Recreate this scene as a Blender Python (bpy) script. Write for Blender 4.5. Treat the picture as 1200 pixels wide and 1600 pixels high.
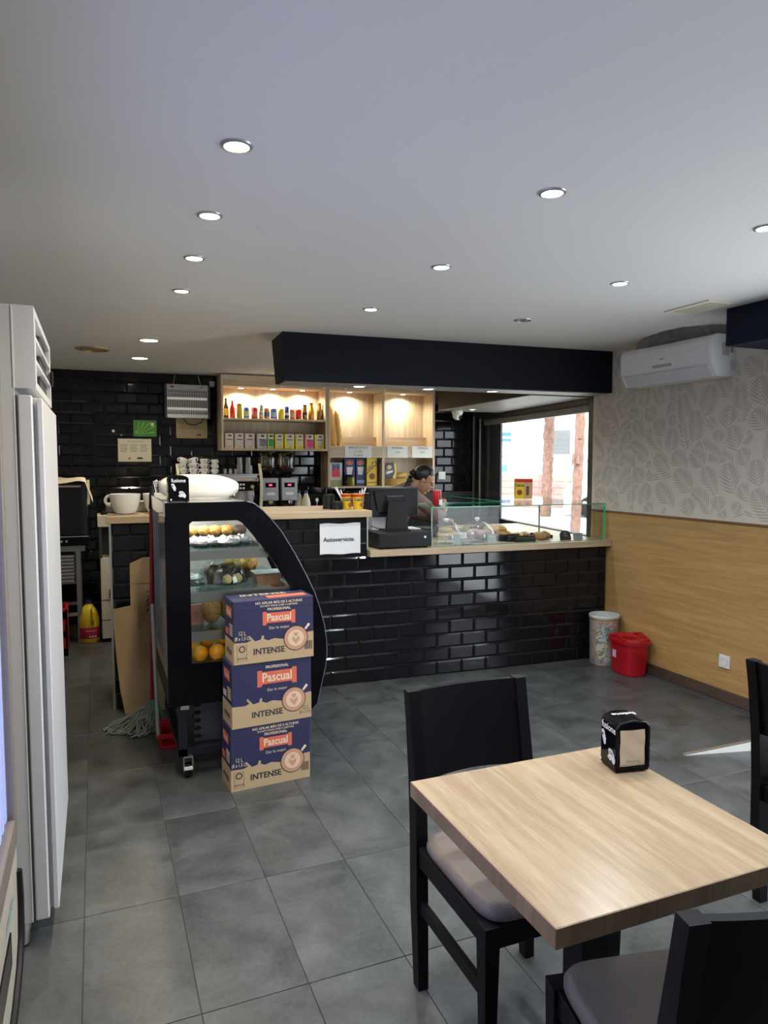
import bpy, bmesh, math, random
from mathutils import Vector, Matrix
random.seed(7)
R = math.radians
for o in list(bpy.data.objects): bpy.data.objects.remove(o)
S = bpy.context.scene
COL = S.collection

# ------------------------------------------------------------------ camera
cam = bpy.data.cameras.new('camera')
cam.sensor_fit = 'VERTICAL'; cam.sensor_height = 36.0; cam.lens = 1109.5 * 36.0 / 1600.0
cam.clip_start = 0.05; cam.clip_end = 200
camo = bpy.data.objects.new('camera', cam); COL.objects.link(camo)
camo.location = (0, 0, 1.56)
camo.rotation_euler = (R(90 - 4.022), 0, R(-22.096))
S.camera = camo

# ------------------------------------------------------------------ world, sun, exposure
w = bpy.data.worlds.new('sky'); S.world = w; w.use_nodes = True
bg = w.node_tree.nodes['Background']
bg.inputs['Color'].default_value = (0.86, 0.93, 1.0, 1); bg.inputs['Strength'].default_value = 7.0
sun = bpy.data.lights.new('sun', 'SUN'); sun.energy = 8.0; sun.angle = R(1.0); sun.color = (1, 0.96, 0.88)
suno = bpy.data.objects.new('sun', sun); COL.objects.link(suno)
suno.rotation_euler = (R(52), 0, R(-32))
S.view_settings.view_transform = 'Standard'; S.view_settings.look = 'None'
S.view_settings.gamma = 1.0; S.view_settings.use_curve_mapping = False
S.view_settings.exposure = -0.32

def area(name, loc, rot, sx, sy, power, col, spread=180, shape='RECTANGLE', parent=None):
    l = bpy.data.lights.new(name, 'AREA'); l.shape = shape; l.size = sx; l.size_y = sy
    l.energy = power; l.color = col; l.spread = R(spread)
    o = bpy.data.objects.new(name, l); COL.objects.link(o); o.location = loc; o.rotation_euler = rot
    if parent: o.parent = parent
    return o
# daylight through the open shop front on the right (outside the frame); the street window is lit by the sky itself
area('daylight_entrance', (3.72, 1.35, 1.15), (0, R(90), 0), 2.0, 2.0, 26, (0.86, 0.93, 1.0))

# ------------------------------------------------------------------ frames and helpers
QC = -0.0495724                       # the counter runs at a slight angle to the floor tiles
def PC(x, y, z=0.0):
    c, s = math.cos(QC), math.sin(QC)
    return Vector((c * x - s * y, s * x + c * y, z))

class B:
    def __init__(s): s.bm = bmesh.new()
    def box(s, x0, x1, y0, y1, z0, z1, bev=0.0, seg=1):
        r = bmesh.ops.create_cube(s.bm, size=1.0)
        vs = r['verts']
        for v in vs:
            v.co = Vector(((x0 + x1) / 2 + v.co.x * (x1 - x0), (y0 + y1) / 2 + v.co.y * (y1 - y0), (z0 + z1) / 2 + v.co.z * (z1 - z0)))
        if bev > 0:
            es = list({e for v in vs for e in v.link_edges})
            bmesh.ops.bevel(s.bm, geom=es, offset=bev, segments=seg, affect='EDGES', profile=0.5)
        return s
    def ring(s, pts): return [s.bm.verts.new(p) for p in pts]
    def bridge(s, a, b):
        n = len(a)
        for i in range(n):
            try: s.bm.faces.new((a[i], a[(i + 1) % n], b[(i + 1) % n], b[i]))
            except ValueError: pass
    def cap(s, a, flip=False):
        try: s.bm.faces.new(a[::-1] if flip else a)
        except ValueError: pass
    def tube(s, pts, r, n=8, closed=False, caps=True, sq=False):
        pts = [Vector(p) for p in pts]; m = len(pts)
        rs = r if isinstance(r, (list, tuple)) else [r] * m
        rings = []; up = None
        for i, p in enumerate(pts):
            if closed: t = pts[(i + 1) % m] - pts[i - 1]
            else: t = pts[min(i + 1, m - 1)] - pts[max(i - 1, 0)]
            if t.length < 1e-9: t = Vector((0, 0, 1))
            t.normalize()
            if up is None:
                up = Vector((0, 0, 1)) if abs(t.z) < 0.9 else Vector((1, 0, 0))
            u = up - t * up.dot(t)
            if u.length < 1e-6: u = t.orthogonal()
            u.normalize(); v = t.cross(u); up = u
            off = math.pi / n if sq else 0
            rings.append(s.ring([p + (u * math.cos(2 * math.pi * k / n + off) + v * math.sin(2 * math.pi * k / n + off)) * rs[i] for k in range(n)]))
        for i in range(m - 1): s.bridge(rings[i], rings[i + 1])
        if closed: s.bridge(rings[-1], rings[0])
        elif caps: s.cap(rings[0], True); s.cap(rings[-1])
        return s
    def cyl(s, p0, p1, r0, r1=None, n=16): return s.tube([p0, p1], [r0, r0 if r1 is None else r1], n)
    def lathe(s, prof, n=24, c=(0, 0, 0), sx=1.0, sy=1.0):
        rings = []
        for r, z in prof:
            if r < 1e-6: rings.append([s.bm.verts.new((c[0], c[1], c[2] + z))])
            else: rings.append(s.ring([(c[0] + sx * r * math.cos(2 * math.pi * k / n), c[1] + sy * r * math.sin(2 * math.pi * k / n), c[2] + z) for k in range(n)]))
        for a, b in zip(rings, rings[1:]):
            if len(a) == 1 and len(b) == 1: continue
            if len(a) == 1:
                for k in range(n): s.bm.faces.new((a[0], b[(k + 1) % n], b[k]))
            elif len(b) == 1:
                for k in range(n): s.bm.faces.new((a[k], a[(k + 1) % n], b[0]))
            else: s.bridge(a, b)
        return s
    def prism(s, pts, axis, a, b):
        def P(u, v, t):
            return {'x': (t, u, v), 'y': (u, t, v), 'z': (u, v, t)}[axis]
        A = s.ring([P(u, v, a) for u, v in pts]); Bq = s.ring([P(u, v, b) for u, v in pts])
        s.bridge(A, Bq); s.cap(A, True); s.cap(Bq)
        return s
    def poly(s, pts): s.cap(s.ring(pts)); return s
    def ball(s, c, r, nu=12, nv=8, f=None):
        rx, ry, rz = r if isinstance(r, (list, tuple)) else (r, r, r)
        prof = [(math.sin(math.pi * i / nv), -math.cos(math.pi * i / nv)) for i in range(nv + 1)]
        prof[0] = (0, -1); prof[-1] = (0, 1)
        st = len(s.bm.verts); s.lathe(prof, nu)
        s.bm.verts.ensure_lookup_table()
        for v in s.bm.verts[st:]:
            q = Vector((v.co.x * rx, v.co.y * ry, v.co.z * rz))
            if f: q = f(q)
            v.co = Vector(c) + q
        return s
    def xf(s, m):
        bmesh.ops.transform(s.bm, matrix=m, verts=s.bm.verts); return s
    def out(s, name, mat, parent=None, loc=(0, 0, 0), rot=(0, 0, 0), smooth=True, ang=38):
        bmesh.ops.recalc_face_normals(s.bm, faces=s.bm.faces)
        me = bpy.data.meshes.new(name); s.bm.to_mesh(me); s.bm.free()
        if smooth:
            me.shade_smooth(); me.set_sharp_from_angle(angle=R(ang))
        if mat: me.materials.append(mat)
        o = bpy.data.objects.new(name, me); COL.objects.link(o)
        o.location = loc; o.rotation_euler = rot
        if parent: o.parent = parent
        return o

def thing(name, label, cat, loc=(0, 0, 0), rotz=0.0, group=None):
    o = bpy.data.objects.new(name, None); COL.objects.link(o)
    o.empty_display_size = 0.05
    o.location = loc; o.rotation_euler = (0, 0, rotz); o['label'] = label; o['category'] = cat
    if group: o['group'] = group
    return o
def tag(o, label, cat, group=None):
    o['label'] = label; o['category'] = cat
    if group: o['group'] = group
    return o
def struct(o, label=None):
    o['kind'] = 'structure'
    if label: o['label'] = label
    return o
def dup(root, loc, rotz=None, label=None, scale=None):
    def cp(o, par):
        c = o.copy(); COL.objects.link(c); c.parent = par
        for ch in list(o.children): cp(ch, c)
        return c
    r = cp(root, None); r.location = loc
    if rotz is not None: r.rotation_euler[2] = rotz
    if label: r['label'] = label
    if scale: r.scale = scale
    return r
def piece(src, parent, loc, scale=None, rot=None):
    o = bpy.data.objects.new(src.name, src.data if hasattr(src, 'data') else src); COL.objects.link(o)
    o.parent = parent; o.location = loc
    if scale: o.scale = scale
    if rot: o.rotation_euler = rot
    return o
def text(s, size, mat, parent, loc, rot=(R(90), 0, 0), align='CENTER', sx=1.0, name='lettering', bold=0.0):
    cu = bpy.data.curves.new(name, 'FONT'); cu.body = s; cu.size = size; cu.align_x = align; cu.align_y = 'CENTER'
    cu.resolution_u = 2; cu.offset = bold
    t = bpy.data.objects.new(name, cu)
    me = bpy.data.meshes.new_from_object(t)
    bpy.data.objects.remove(t); bpy.data.curves.remove(cu)
    me.name = name; me.materials.clear(); me.materials.append(mat)
    o = bpy.data.objects.new(name, me); COL.objects.link(o)
    o.parent = parent; o.location = loc; o.rotation_euler = rot; o.scale = (sx, 1, 1)
    return o

# ------------------------------------------------------------------ materials
_m = {}
def nodes(name):
    m = bpy.data.materials.new(name); m.use_nodes = True
    nt = m.node_tree; return m, nt, nt.nodes, nt.links, nt.nodes['Principled BSDF']
def M(name, col, rough=0.5, metal=0.0, var=0.06, scale=18.0, bump=0.0, bscale=None, spec=0.5, emit=None, estr=1.0, coat=0.0, trans=0.0, stretch=None, sss=0.0, rvar=0.0):
    if name in _m: return _m[name]
    m, nt, N, L, p = nodes(name)
    p.inputs['Roughness'].default_value = rough; p.inputs['Metallic'].default_value = metal
    p.inputs['Specular IOR Level'].default_value = spec; p.inputs['Coat Weight'].default_value = coat
    p.inputs['Coat Roughness'].default_value = 0.06
    p.inputs['Transmission Weight'].default_value = trans
    tc = N.new('ShaderNodeTexCoord'); no = N.new('ShaderNodeTexNoise')
    no.inputs['Scale'].default_value = scale; no.inputs['Detail'].default_value = 3
    if stretch:
        mp = N.new('ShaderNodeMapping'); mp.inputs['Scale'].default_value = stretch
        L.new(tc.outputs['Object'], mp.inputs['Vector']); L.new(mp.outputs['Vector'], no.inputs['Vector'])
    else: L.new(tc.outputs['Object'], no.inputs['Vector'])
    mx = N.new('ShaderNodeMix'); mx.data_type = 'RGBA'
    a = tuple(max(0, c * (1 - var)) for c in col); b = tuple(min(1, c * (1 + var)) for c in col)
    mx.inputs['A'].default_value = (*a, 1); mx.inputs['B'].default_value = (*b, 1)
    L.new(no.outputs['Fac'], mx.inputs['Factor']); L.new(mx.outputs['Result'], p.inputs['Base Color'])
    if rvar:
        mr = N.new('ShaderNodeMapRange'); mr.inputs['From Min'].default_value = 0.3; mr.inputs['From Max'].default_value = 0.7
        mr.inputs['To Min'].default_value = rough - rvar; mr.inputs['To Max'].default_value = rough + rvar
        L.new(no.outputs['Fac'], mr.inputs['Value']); L.new(mr.outputs['Result'], p.inputs['Roughness'])
    if bump:
        n2 = N.new('ShaderNodeTexNoise'); n2.inputs['Scale'].default_value = bscale or scale * 4; n2.inputs['Detail'].default_value = 4
        L.new(tc.outputs['Object'], n2.inputs['Vector'])
        bp = N.new('ShaderNodeBump'); bp.inputs['Strength'].default_value = bump; bp.inputs['Distance'].default_value = 0.01
        L.new(n2.outputs['Fac'], bp.inputs['Height']); L.new(bp.outputs['Normal'], p.inputs['Normal'])
    if emit:
        p.inputs['Emission Color'].default_value = (*emit, 1); p.inputs['Emission Strength'].default_value = estr
    _m[name] = m; return m
def wood(name, c1, c2, axis='x', scale=9.0, rough=0.45, knots=0.35, band=1.0, coat=0.0, c3=None):
    if name in _m: return _m[name]
    m, nt, N, L, p = nodes(name)
    p.inputs['Roughness'].default_value = rough; p.inputs['Coat Weight'].default_value = coat; p.inputs['Coat Roughness'].default_value = 0.15
    tc = N.new('ShaderNodeTexCoord'); mp = N.new('ShaderNodeMapping')
    s = [scale * band] * 3; s['xyz'.index(axis)] = scale * 0.07
    mp.inputs['Scale'].default_value = s
    L.new(tc.outputs['Object'], mp.inputs['Vector'])
    n1 = N.new('ShaderNodeTexNoise'); n1.inputs['Scale'].default_value = 1.4; n1.inputs['Detail'].default_value = 6; n1.inputs['Distortion'].default_value = knots * 2
    n2 = N.new('ShaderNodeTexNoise'); n2.inputs['Scale'].default_value = 9; n2.inputs['Detail'].default_value = 5
    L.new(mp.outputs['Vector'], n1.inputs['Vector']); L.new(mp.outputs['Vector'], n2.inputs['Vector'])
    ad = N.new('ShaderNodeMath'); ad.operation = 'MULTIPLY_ADD'; ad.inputs[1].default_value = 0.45
    L.new(n2.outputs['Fac'], ad.inputs[0]); L.new(n1.outputs['Fac'], ad.inputs[2])
    rp = N.new('ShaderNodeValToRGB'); e = rp.color_ramp.elements
    e[0].position = 0.52; e[0].color = (*c1, 1); e[1].position = 0.86; e[1].color = (*c2, 1)
    if c3:
        q = e.new(0.44); q.color = (*c3, 1)
    L.new(ad.outputs[0], rp.inputs['Fac']); L.new(rp.outputs['Color'], p.inputs['Base Color'])
    bp = N.new('ShaderNodeBump'); bp.inputs['Strength'].default_value = 0.06; bp.inputs['Distance'].default_value = 0.004
    L.new(ad.outputs[0], bp.inputs['Height']); L.new(bp.outputs['Normal'], p.inputs['Normal'])
    _m[name] = m; return m
def glass(name, tint=(1, 1, 1), refl=1.0, rough=0.0):
    if name in _m: return _m[name]
    m = bpy.data.materials.new(name); m.use_nodes = True
    nt = m.node_tree; N = nt.nodes; L = nt.links
    N.remove(N['Principled BSDF'])
    out = N['Material Output']
    tr = N.new('ShaderNodeBsdfTransparent'); gl = N.new('ShaderNodeBsdfGlossy'); gl.inputs['Roughness'].default_value = rough
    tc = N.new('ShaderNodeTexCoord'); no = N.new('ShaderNodeTexNoise'); no.inputs['Scale'].default_value = 3.0
    L.new(tc.outputs['Object'], no.inputs['Vector'])
    mx = N.new('ShaderNodeMix'); mx.data_type = 'RGBA'
    mx.inputs['A'].default_value = (*tint, 1); mx.inputs['B'].default_value = (*[c * 0.97 for c in tint], 1)
    L.new(no.outputs['Fac'], mx.inputs['Factor']); L.new(mx.outputs['Result'], tr.inputs['Color'])
    lw = N.new('ShaderNodeLayerWeight'); lw.inputs['Blend'].default_value = 0.5
    pw = N.new('ShaderNodeMath'); pw.operation = 'POWER'; pw.inputs[1].default_value = 4.5
    L.new(lw.outputs['Facing'], pw.inputs[0])
    mu = N.new('ShaderNodeMath'); mu.operation = 'MULTIPLY_ADD'; mu.inputs[1].default_value = 0.65; mu.inputs[2].default_value = 0.035 * refl
    mu.use_clamp = True
    ms = N.new('ShaderNodeMixShader')
    L.new(pw.outputs[0], mu.inputs[0]); L.new(mu.outputs[0], ms.inputs['Fac'])
    L.new(tr.outputs['BSDF'], ms.inputs[1]); L.new(gl.outputs['BSDF'], ms.inputs[2]); L.new(ms.outputs['Shader'], out.inputs['Surface'])
    _m[name] = m; return m

m_ceil = M('ceiling_paint', (0.70, 0.69, 0.67), 0.75, var=0.05, scale=1.1, bump=0.05, bscale=60)
m_grout = M('floor_grout', (0.055, 0.055, 0.055), 0.9)
m_blackpaint = M('black_paint', (0.007, 0.009, 0.014), 0.6, var=0.15, spec=0.15)
m_charcoal = M('charcoal_paint', (0.04, 0.04, 0.042), 0.5)
m_blackgrout = M('tile_joint', (0.050, 0.050, 0.050), 0.8)
m_metro = M('glazed_black_tile', (0.006, 0.006, 0.008), 0.09, spec=0.42, var=0.2, rvar=0.03, scale=9)
m_oakp = wood('oak_panel', (0.54, 0.335, 0.135), (0.42, 0.245, 0.088), 'y', 11.0, 0.42, knots=0.8)
m_base = wood('dark_baseboard', (0.115, 0.075, 0.055), (0.06, 0.04, 0.03), 'y', 10, 0.5)
m_shelf = wood('pale_shelf_oak', (0.70, 0.575, 0.405), (0.49, 0.375, 0.24), 'z', 5.0, 0.5, knots=0.9)
m_shelfh = wood('pale_shelf_oak_across', (0.66, 0.535, 0.37), (0.45, 0.335, 0.21), 'x', 5.0, 0.5, knots=0.9)
m_work = wood('worktop_oak', (0.60, 0.46, 0.30), (0.43, 0.31, 0.19), 'x', 5.5, 0.38, knots=0.8)
m_table = wood('table_oak', (0.45, 0.348, 0.236), (0.335, 0.245, 0.158), 'y', 24.0, 0.24, knots=0.2, c3=(0.51, 0.41, 0.295))
m_tablee = wood('table_edge_oak', (0.27, 0.18, 0.105), (0.18, 0.115, 0.065), 'z', 14, 0.4, knots=0.3)
m_white = M('white_enamel', (0.62, 0.63, 0.66), 0.35, var=0.03)
m_whitep = M('white_plastic', (0.80, 0.80, 0.78), 0.32, var=0.03)
m_ceramic = M('white_ceramic', (0.80, 0.79, 0.75), 0.14, var=0.02)
m_black = M('black_plastic', (0.009, 0.009, 0.010), 0.42, var=0.15, spec=0.25)
m_blackgl = M('black_gloss', (0.003, 0.003, 0.005), 0.12, var=0.15, spec=0.18)
m_steel = M('brushed_steel', (0.60, 0.59, 0.57), 0.30, 1.0, var=0.08, scale=30, stretch=(1, 1, 25))
m_chrome = M('chrome', (0.80, 0.80, 0.80), 0.10, 1.0, var=0.03)
m_grey = M('grey_metal', (0.25, 0.26, 0.27), 0.40, 0.6, var=0.06)
m_greyp = M('grey_plastic', (0.32, 0.33, 0.34), 0.5)
m_red = M('red_plastic', (0.42, 0.006, 0.014), 0.33, var=0.08)
m_kraft = M('kraft_board', (0.33, 0.235, 0.13), 0.8, var=0.07, scale=30, stretch=(1, 12, 1))
m_paper = M('white_paper', (0.74, 0.75, 0.77), 0.7, var=0.04, bump=0.25, bscale=14)
m_cream = M('cream_paper', (0.72, 0.66, 0.52), 0.75, var=0.04)
m_ink = M('black_ink', (0.02, 0.02, 0.025), 0.7)
m_inkw = M('white_ink', (0.75, 0.75, 0.75), 0.6)
m_glass = glass('clear_glass', (0.97, 0.99, 0.98), 0.5)
m_glassg = M('green_glass_edge', (0.10, 0.55, 0.36), 0.12, var=0.1, trans=0.35)
m_pane = glass('window_glass', (0.98, 0.99, 0.985), 1.0)
# ================================================================== SETTING
def floor_tile_mat():
    m, nt, N, L, p = nodes('stone_floor_tile')
    geo = N.new('ShaderNodeNewGeometry'); oi = N.new('ShaderNodeObjectInfo')
    sc = N.new('ShaderNodeVectorMath'); sc.operation = 'SCALE'; sc.inputs['Scale'].default_value = 37.0
    cb = N.new('ShaderNodeCombineXYZ'); L.new(oi.outputs['Random'], cb.inputs['X']); L.new(oi.outputs['Random'], cb.inputs['Y']); L.new(oi.outputs['Random'], cb.inputs['Z'])
    L.new(cb.outputs['Vector'], sc.inputs[0])
    ad = N.new('ShaderNodeVectorMath'); ad.operation = 'ADD'; L.new(geo.outputs['Position'], ad.inputs[0]); L.new(sc.outputs['Vector'], ad.inputs[1])
    n1 = N.new('ShaderNodeTexNoise'); n1.inputs['Scale'].default_value = 4.5; n1.inputs['Detail'].default_value = 6; n1.inputs['Roughness'].default_value = 0.68; n1.inputs['Distortion'].default_value = 0.4
    n2 = N.new('ShaderNodeTexNoise'); n2.inputs['Scale'].default_value = 55; n2.inputs['Detail'].default_value = 3
    L.new(ad.outputs['Vector'], n1.inputs['Vector']); L.new(ad.outputs['Vector'], n2.inputs['Vector'])
    ma = N.new('ShaderNodeMath'); ma.operation = 'MULTIPLY_ADD'; ma.inputs[1].default_value = 0.26
    L.new(n2.outputs['Fac'], ma.inputs[0]); L.new(n1.outputs['Fac'], ma.inputs[2])
    rp = N.new('ShaderNodeValToRGB'); e = rp.color_ramp.elements
    e[0].position = 0.44; e[0].color = (0.036, 0.040, 0.042, 1); e[1].position = 0.84; e[1].color = (0.104, 0.110, 0.112, 1)
    L.new(ma.outputs[0], rp.inputs['Fac']); L.new(rp.outputs['Color'], p.inputs['Base Color'])
    mr = N.new('ShaderNodeMapRange'); mr.inputs['From Min'].default_value = 0.3; mr.inputs['From Max'].default_value = 0.8
    mr.inputs['To Min'].default_value = 0.30; mr.inputs['To Max'].default_value = 0.46
    L.new(n1.outputs['Fac'], mr.inputs['Value']); L.new(mr.outputs['Result'], p.inputs['Roughness'])
    bp = N.new('ShaderNodeBump'); bp.inputs['Strength'].default_value = 0.05; bp.inputs['Distance'].default_value = 0.004
    L.new(ma.outputs[0], bp.inputs['Height']); L.new(bp.outputs['Normal'], p.inputs['Normal'])
    return m
m_tile = floor_tile_mat()

fl = struct(B().prism([(-1.4, -1.3), (3.86, -1.3), (3.80, 4.74), (4.16, 7.40), (-1.4, 7.40)], 'z', -0.10, -0.0025).out('floor', m_grout, smooth=False))
TA, TB = 0.3144, 0.5903
ft = B().box(-TA / 2 + .0014, TA / 2 - .0014, -TB / 2 + .0014, TB / 2 - .0014, -0.012, 0, 0.0008).out('floor_tile', m_tile, fl, smooth=False)
first = True
for i in range(-4, 14):
    for k in range(-6, 9):
        cx = -0.0754 + TA * (i + .5); cy = 3.7325 - TB * (k + .5)
        if cx > 3.80 + max(0, (cy - 4.7) * .14) or cy < -1.25 or cy > 7.3: continue
        if first: ft.location = (cx, cy, 0); first = False
        else: piece(ft, fl, (cx, cy, 0))

# ceiling with the rough notch cut out for the air conditioner
cb_ = [(-1.4, -1.3), (3.85, -1.3), (3.80, 3.0), (3.76, 3.36), (3.62, 3.40), (3.50, 3.55), (3.49, 3.70), (3.55, 3.95), (3.68, 4.18), (3.80, 4.38), (3.80, 4.74), (4.20, 7.45), (-1.4, 7.45)]
ceil = struct(B().prism(cb_, 'z', 2.42, 2.50).out('ceiling', m_ceil, smooth=False))
B().box(-1.55, 4.6, -1.35, 7.5, 2.66, 2.72).out('roof_sun_block', m_charcoal, ceil, smooth=False)  # added above the ceiling to stop sun leaking through the notch

# right wall: wallpaper above an oak panel
def wallpaper_mat():
    return M('wallpaper_ground', (0.66, 0.60, 0.515), 0.75, var=0.04, scale=2.5, bump=0.08, bscale=140)
m_wall = wallpaper_mat(); m_fern = M('fern_print_ink', (0.47, 0.42, 0.35), 0.8, var=0.06)
SW = 0.0145377
wr = struct(B().box(0, 0.16, 2.86, 4.69, -0.05, 2.66).out('wall_right', m_wall, loc=(3.8316, 0.0557, 0), rot=(0, 0, SW), smooth=False))
B().box(-0.010, 0, 2.86, 4.67, 0.0, 1.165).out('oak_wall_panel', m_oakp, wr, smooth=False)
B().box(-0.018, 0, 2.86, 4.67, 1.163, 1.178, 0.002).out('panel_cap_rail', wood('cap_rail', (0.30, 0.16, 0.07), (0.2, 0.1, 0.04), 'y', 9), wr, smooth=False)
bb = struct(B().box(-0.024, -0.010, 2.86, 4.50, 0.0, 0.075, 0.002).out('baseboard_right', m_base, loc=(3.8316, 0.0557, 0), rot=(0, 0, SW), smooth=False))
b = B()
occ = {}
def frond(b, fid, y, z, ang, ln, n, curl, mino=3, need=12):
    # a fern frond printed on the wall: leaflets either side of a curved rib, never running into another frond
    px, pz, a = y, z, ang; got = []; cells = []
    for i in range(n):
        t = i / (n - 1); st = ln / n
        px += math.sin(a) * st; pz += math.cos(a) * st; a += curl / n
        L_ = ln * 0.40 * math.sin(math.pi * min(1, 0.20 + t * 0.76)) ** 0.75
        wd = st * 0.27
        for sd in (-1, 1):
            d = a + sd * R(64 - 20 * t)
            dx, dz = math.sin(d), math.cos(d); ok = 0
            for k in range(1, 8):
                c = (int((px + dx * L_ * k / 7) / .009), int((pz + dz * L_ * k / 7) / .009))
                if any((c[0] + u, c[1] + v) in occ for u, v in ((0, 0), (1, 0), (-1, 0), (0, 1), (0, -1))): break
                ok = k
            if ok < mino: continue
            l2 = L_ * ok / 7
            cells += [(int((px + dx * L_ * k / 7) / .009), int((pz + dz * L_ * k / 7) / .009)) for k in range(0, ok + 1)]
            nx, nz = dz, -dx; p0 = (px + dx * .004, pz + dz * .004); bend = 0.22 * l2
            got.append([(p0[0] - nx * wd * .5, p0[1] - nz * wd * .5), (p0[0] + dx * l2 * .55 - nx * wd + math.sin(a) * bend * .4, p0[1] + dz * l2 * .55 - nz * wd + math.cos(a) * bend * .4),
                   (p0[0] + dx * l2 + math.sin(a) * bend, p0[1] + dz * l2 + math.cos(a) * bend),
                   (p0[0] + dx * l2 * .55 + nx * wd + math.sin(a) * bend * .4, p0[1] + dz * l2 * .55 + nz * wd + math.cos(a) * bend * .4), (p0[0] + nx * wd * .5, p0[1] + nz * wd * .5)])
    if len(got) < need: return
    for c in cells: occ[c] = fid
    for pts in got:
        if all(2.87 < q[0] < 4.68 and 1.185 < q[1] < 2.64 for q in pts): b.poly([(-0.0008, q[0], q[1]) for q in pts])
rnd = random.Random(3)
row = 0; z = 1.06; fid = 0
while z < 2.62:
    y = 2.78 + (row % 2) * 0.065
    while y < 4.75:
        fid += 1
        frond(b, fid, y + rnd.uniform(-.02, .02), z + rnd.uniform(-.02, .02), rnd.choice([-.75, -.45, -.1, .3, .6, .9]) + rnd.uniform(-.15, .15), rnd.uniform(.20, .26), rnd.randint(11, 13), rnd.uniform(-.6, .6))
        y += 0.160
    z += 0.125; row += 1
for k in range(1500):
    fid += 1
    frond(b, fid, rnd.uniform(2.80, 4.72), rnd.uniform(1.10, 2.60), rnd.uniform(-1.0, 1.0), rnd.uniform(.12, .22), rnd.randint(9, 11), rnd.uniform(-.5, .5), 3, 9 if k > 900 else 13)
fp = b.out('fern_print', m_fern, wr, smooth=False); fp['kind'] = 'stuff'
# wallpaper seam
B().box(-0.0016, 0, 4.215, 4.2165, 1.18, 2.42).out('wallpaper_seam', m_fern, wr, smooth=False)

# back wall with bevelled metro tiles
wb = struct(B().box(-1.4, 4.30, 7.298, 7.45, -0.05, 2.66).out('wall_back', m_blackgrout, smooth=False))
def metro_mesh():
    b = B(); w_, h_, d_, i_ = .0985, .0485, .008, .011
    a = b.ring([(-w_, 0, -h_), (w_, 0, -h_), (w_, 0, h_), (-w_, 0, h_)])
    q = b.ring([(-w_, -.003, -h_), (w_, -.003, -h_), (w_, -.003, h_), (-w_, -.003, h_)])
    c = b.ring([(-w_ + i_, -d_, -h_ + i_), (w_ - i_, -d_, -h_ + i_), (w_ - i_, -d_, h_ - i_), (-w_ + i_, -d_, h_ - i_)])
    b.bridge(a, q); b.bridge(q, c); b.cap(c)
    bmesh.ops.recalc_face_normals(b.bm, faces=b.bm.faces)
    me = bpy.data.meshes.new('wall_tile'); b.bm.to_mesh(me); b.bm.free(); me.materials.append(m_metro); return me
MT = metro_mesh()
trnd = random.Random(5)
def metro(parent, x0, x1, z0, z1, y, phase=0.0, keep=None, odd=0):
    nrow = int(math.ceil((z1 - z0) / .1 - 1e-6)); n = 0
    for rI in range(nrow):
        za = z0 + rI * .1; zb = min(za + .1, z1)
        if zb - za < .02: continue
        k = math.floor((x0 - phase) / .2) - 1
        while True:
            xa = phase + k * .2 + (((rI + odd) % 2) * .1); xb = xa + .2; k += 1
            if xa >= x1: break
            ca, cb = max(xa, x0), min(xb, x1)
            if cb - ca < .02: continue
            mx, mz = (ca + cb) / 2, (za + zb) / 2
            if keep and not keep(mx, mz): continue
            o = bpy.data.objects.new('wall_tile', MT); COL.objects.link(o); o.parent = parent
            o.location = (mx, y, mz); o.scale = ((cb - ca) / .2, 1, (zb - za) / .1)
            o.rotation_euler = (trnd.uniform(-.012, .012), 0, trnd.uniform(-.010, .010)); n += 1
    return n
def keep_back(x, z):
    if x < 0.15: return z > 0.0
    if x < 1.25: return z > 1.15
    if x < 3.40: return 1.22 < z < 1.75
    return 1.2 < z < 2.2
metro(wb, -0.42, 4.08, 0.02, 2.42, 7.298, 0.0, keep_back, 1)

# window wall: runs back from the end of the right wall at its own angle
AW = (3.763, 4.74); RW = -R(7.97)
ww = struct(B().box(0, 0.20, 0, 2.62, -0.05, 0.90).box(0, .2, 0, 2.62, 2.085, 2.66).out('wall_street', m_charcoal, loc=(*AW, 0), rot=(0, 0, RW), smooth=False))
wn = struct(bpy.data.objects.new('window_1', None)); COL.objects.link(wn); wn.location = (*AW, 0); wn.rotation_euler = (0, 0, RW)
m_frame = M('window_frame_paint', (0.030, 0.029, 0.030), 0.42)
B().box(0.005, 0.08, 0.0, 0.095, 0.90, 2.085, .004).out('window_frame', m_frame, wn, smooth=False)
B().box(0.005, 0.08, 2.47, 2.60, 0.90, 2.085, .004).out('window_frame', m_frame, wn, smooth=False)
B().box(0.005, 0.08, 0.095, 2.47, 2.035, 2.085, .004).out('window_frame', m_frame, wn, smooth=False)
B().box(0.005, 0.08, 0.095, 2.47, 0.90, 0.95, .004).out('window_frame', m_frame, wn, smooth=False)
B().box(0.02, 0.07, 0.095, 2.40, 1.975, 2.035, .006).out('blind_cassette', M('grey_blind', (.22, .22, .22), .5), wn, smooth=False)
B().box(0.045, 0.051, 0.095, 2.47, 0.95, 1.98).out('pane', m_pane, wn, smooth=False)
B().box(0.065, 0.085, 2.02, 2.47, 0.95, 2.035).out('dark_side_panel', M('dark_panel_reflections', (0.085, 0.085, 0.09), 0.5, var=0.5, scale=4, stretch=(3, 3, .6)), wn, smooth=False)  # streaked reflections put into the dark panel's colour
B().box(-0.012, 0.005, 2.44, 2.47, 0.90, 2.06, .003).out('aluminium_strip', m_steel, wn, smooth=False)
t1 = struct(B().box(-0.012, 0.012, -0.012, 0.006, 0.9, 2.09, .003).out('trim_1', m_steel, loc=(4.085, 7.285, 0), smooth=False), 'thin bright corner profile where the tiled wall ends')

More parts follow.
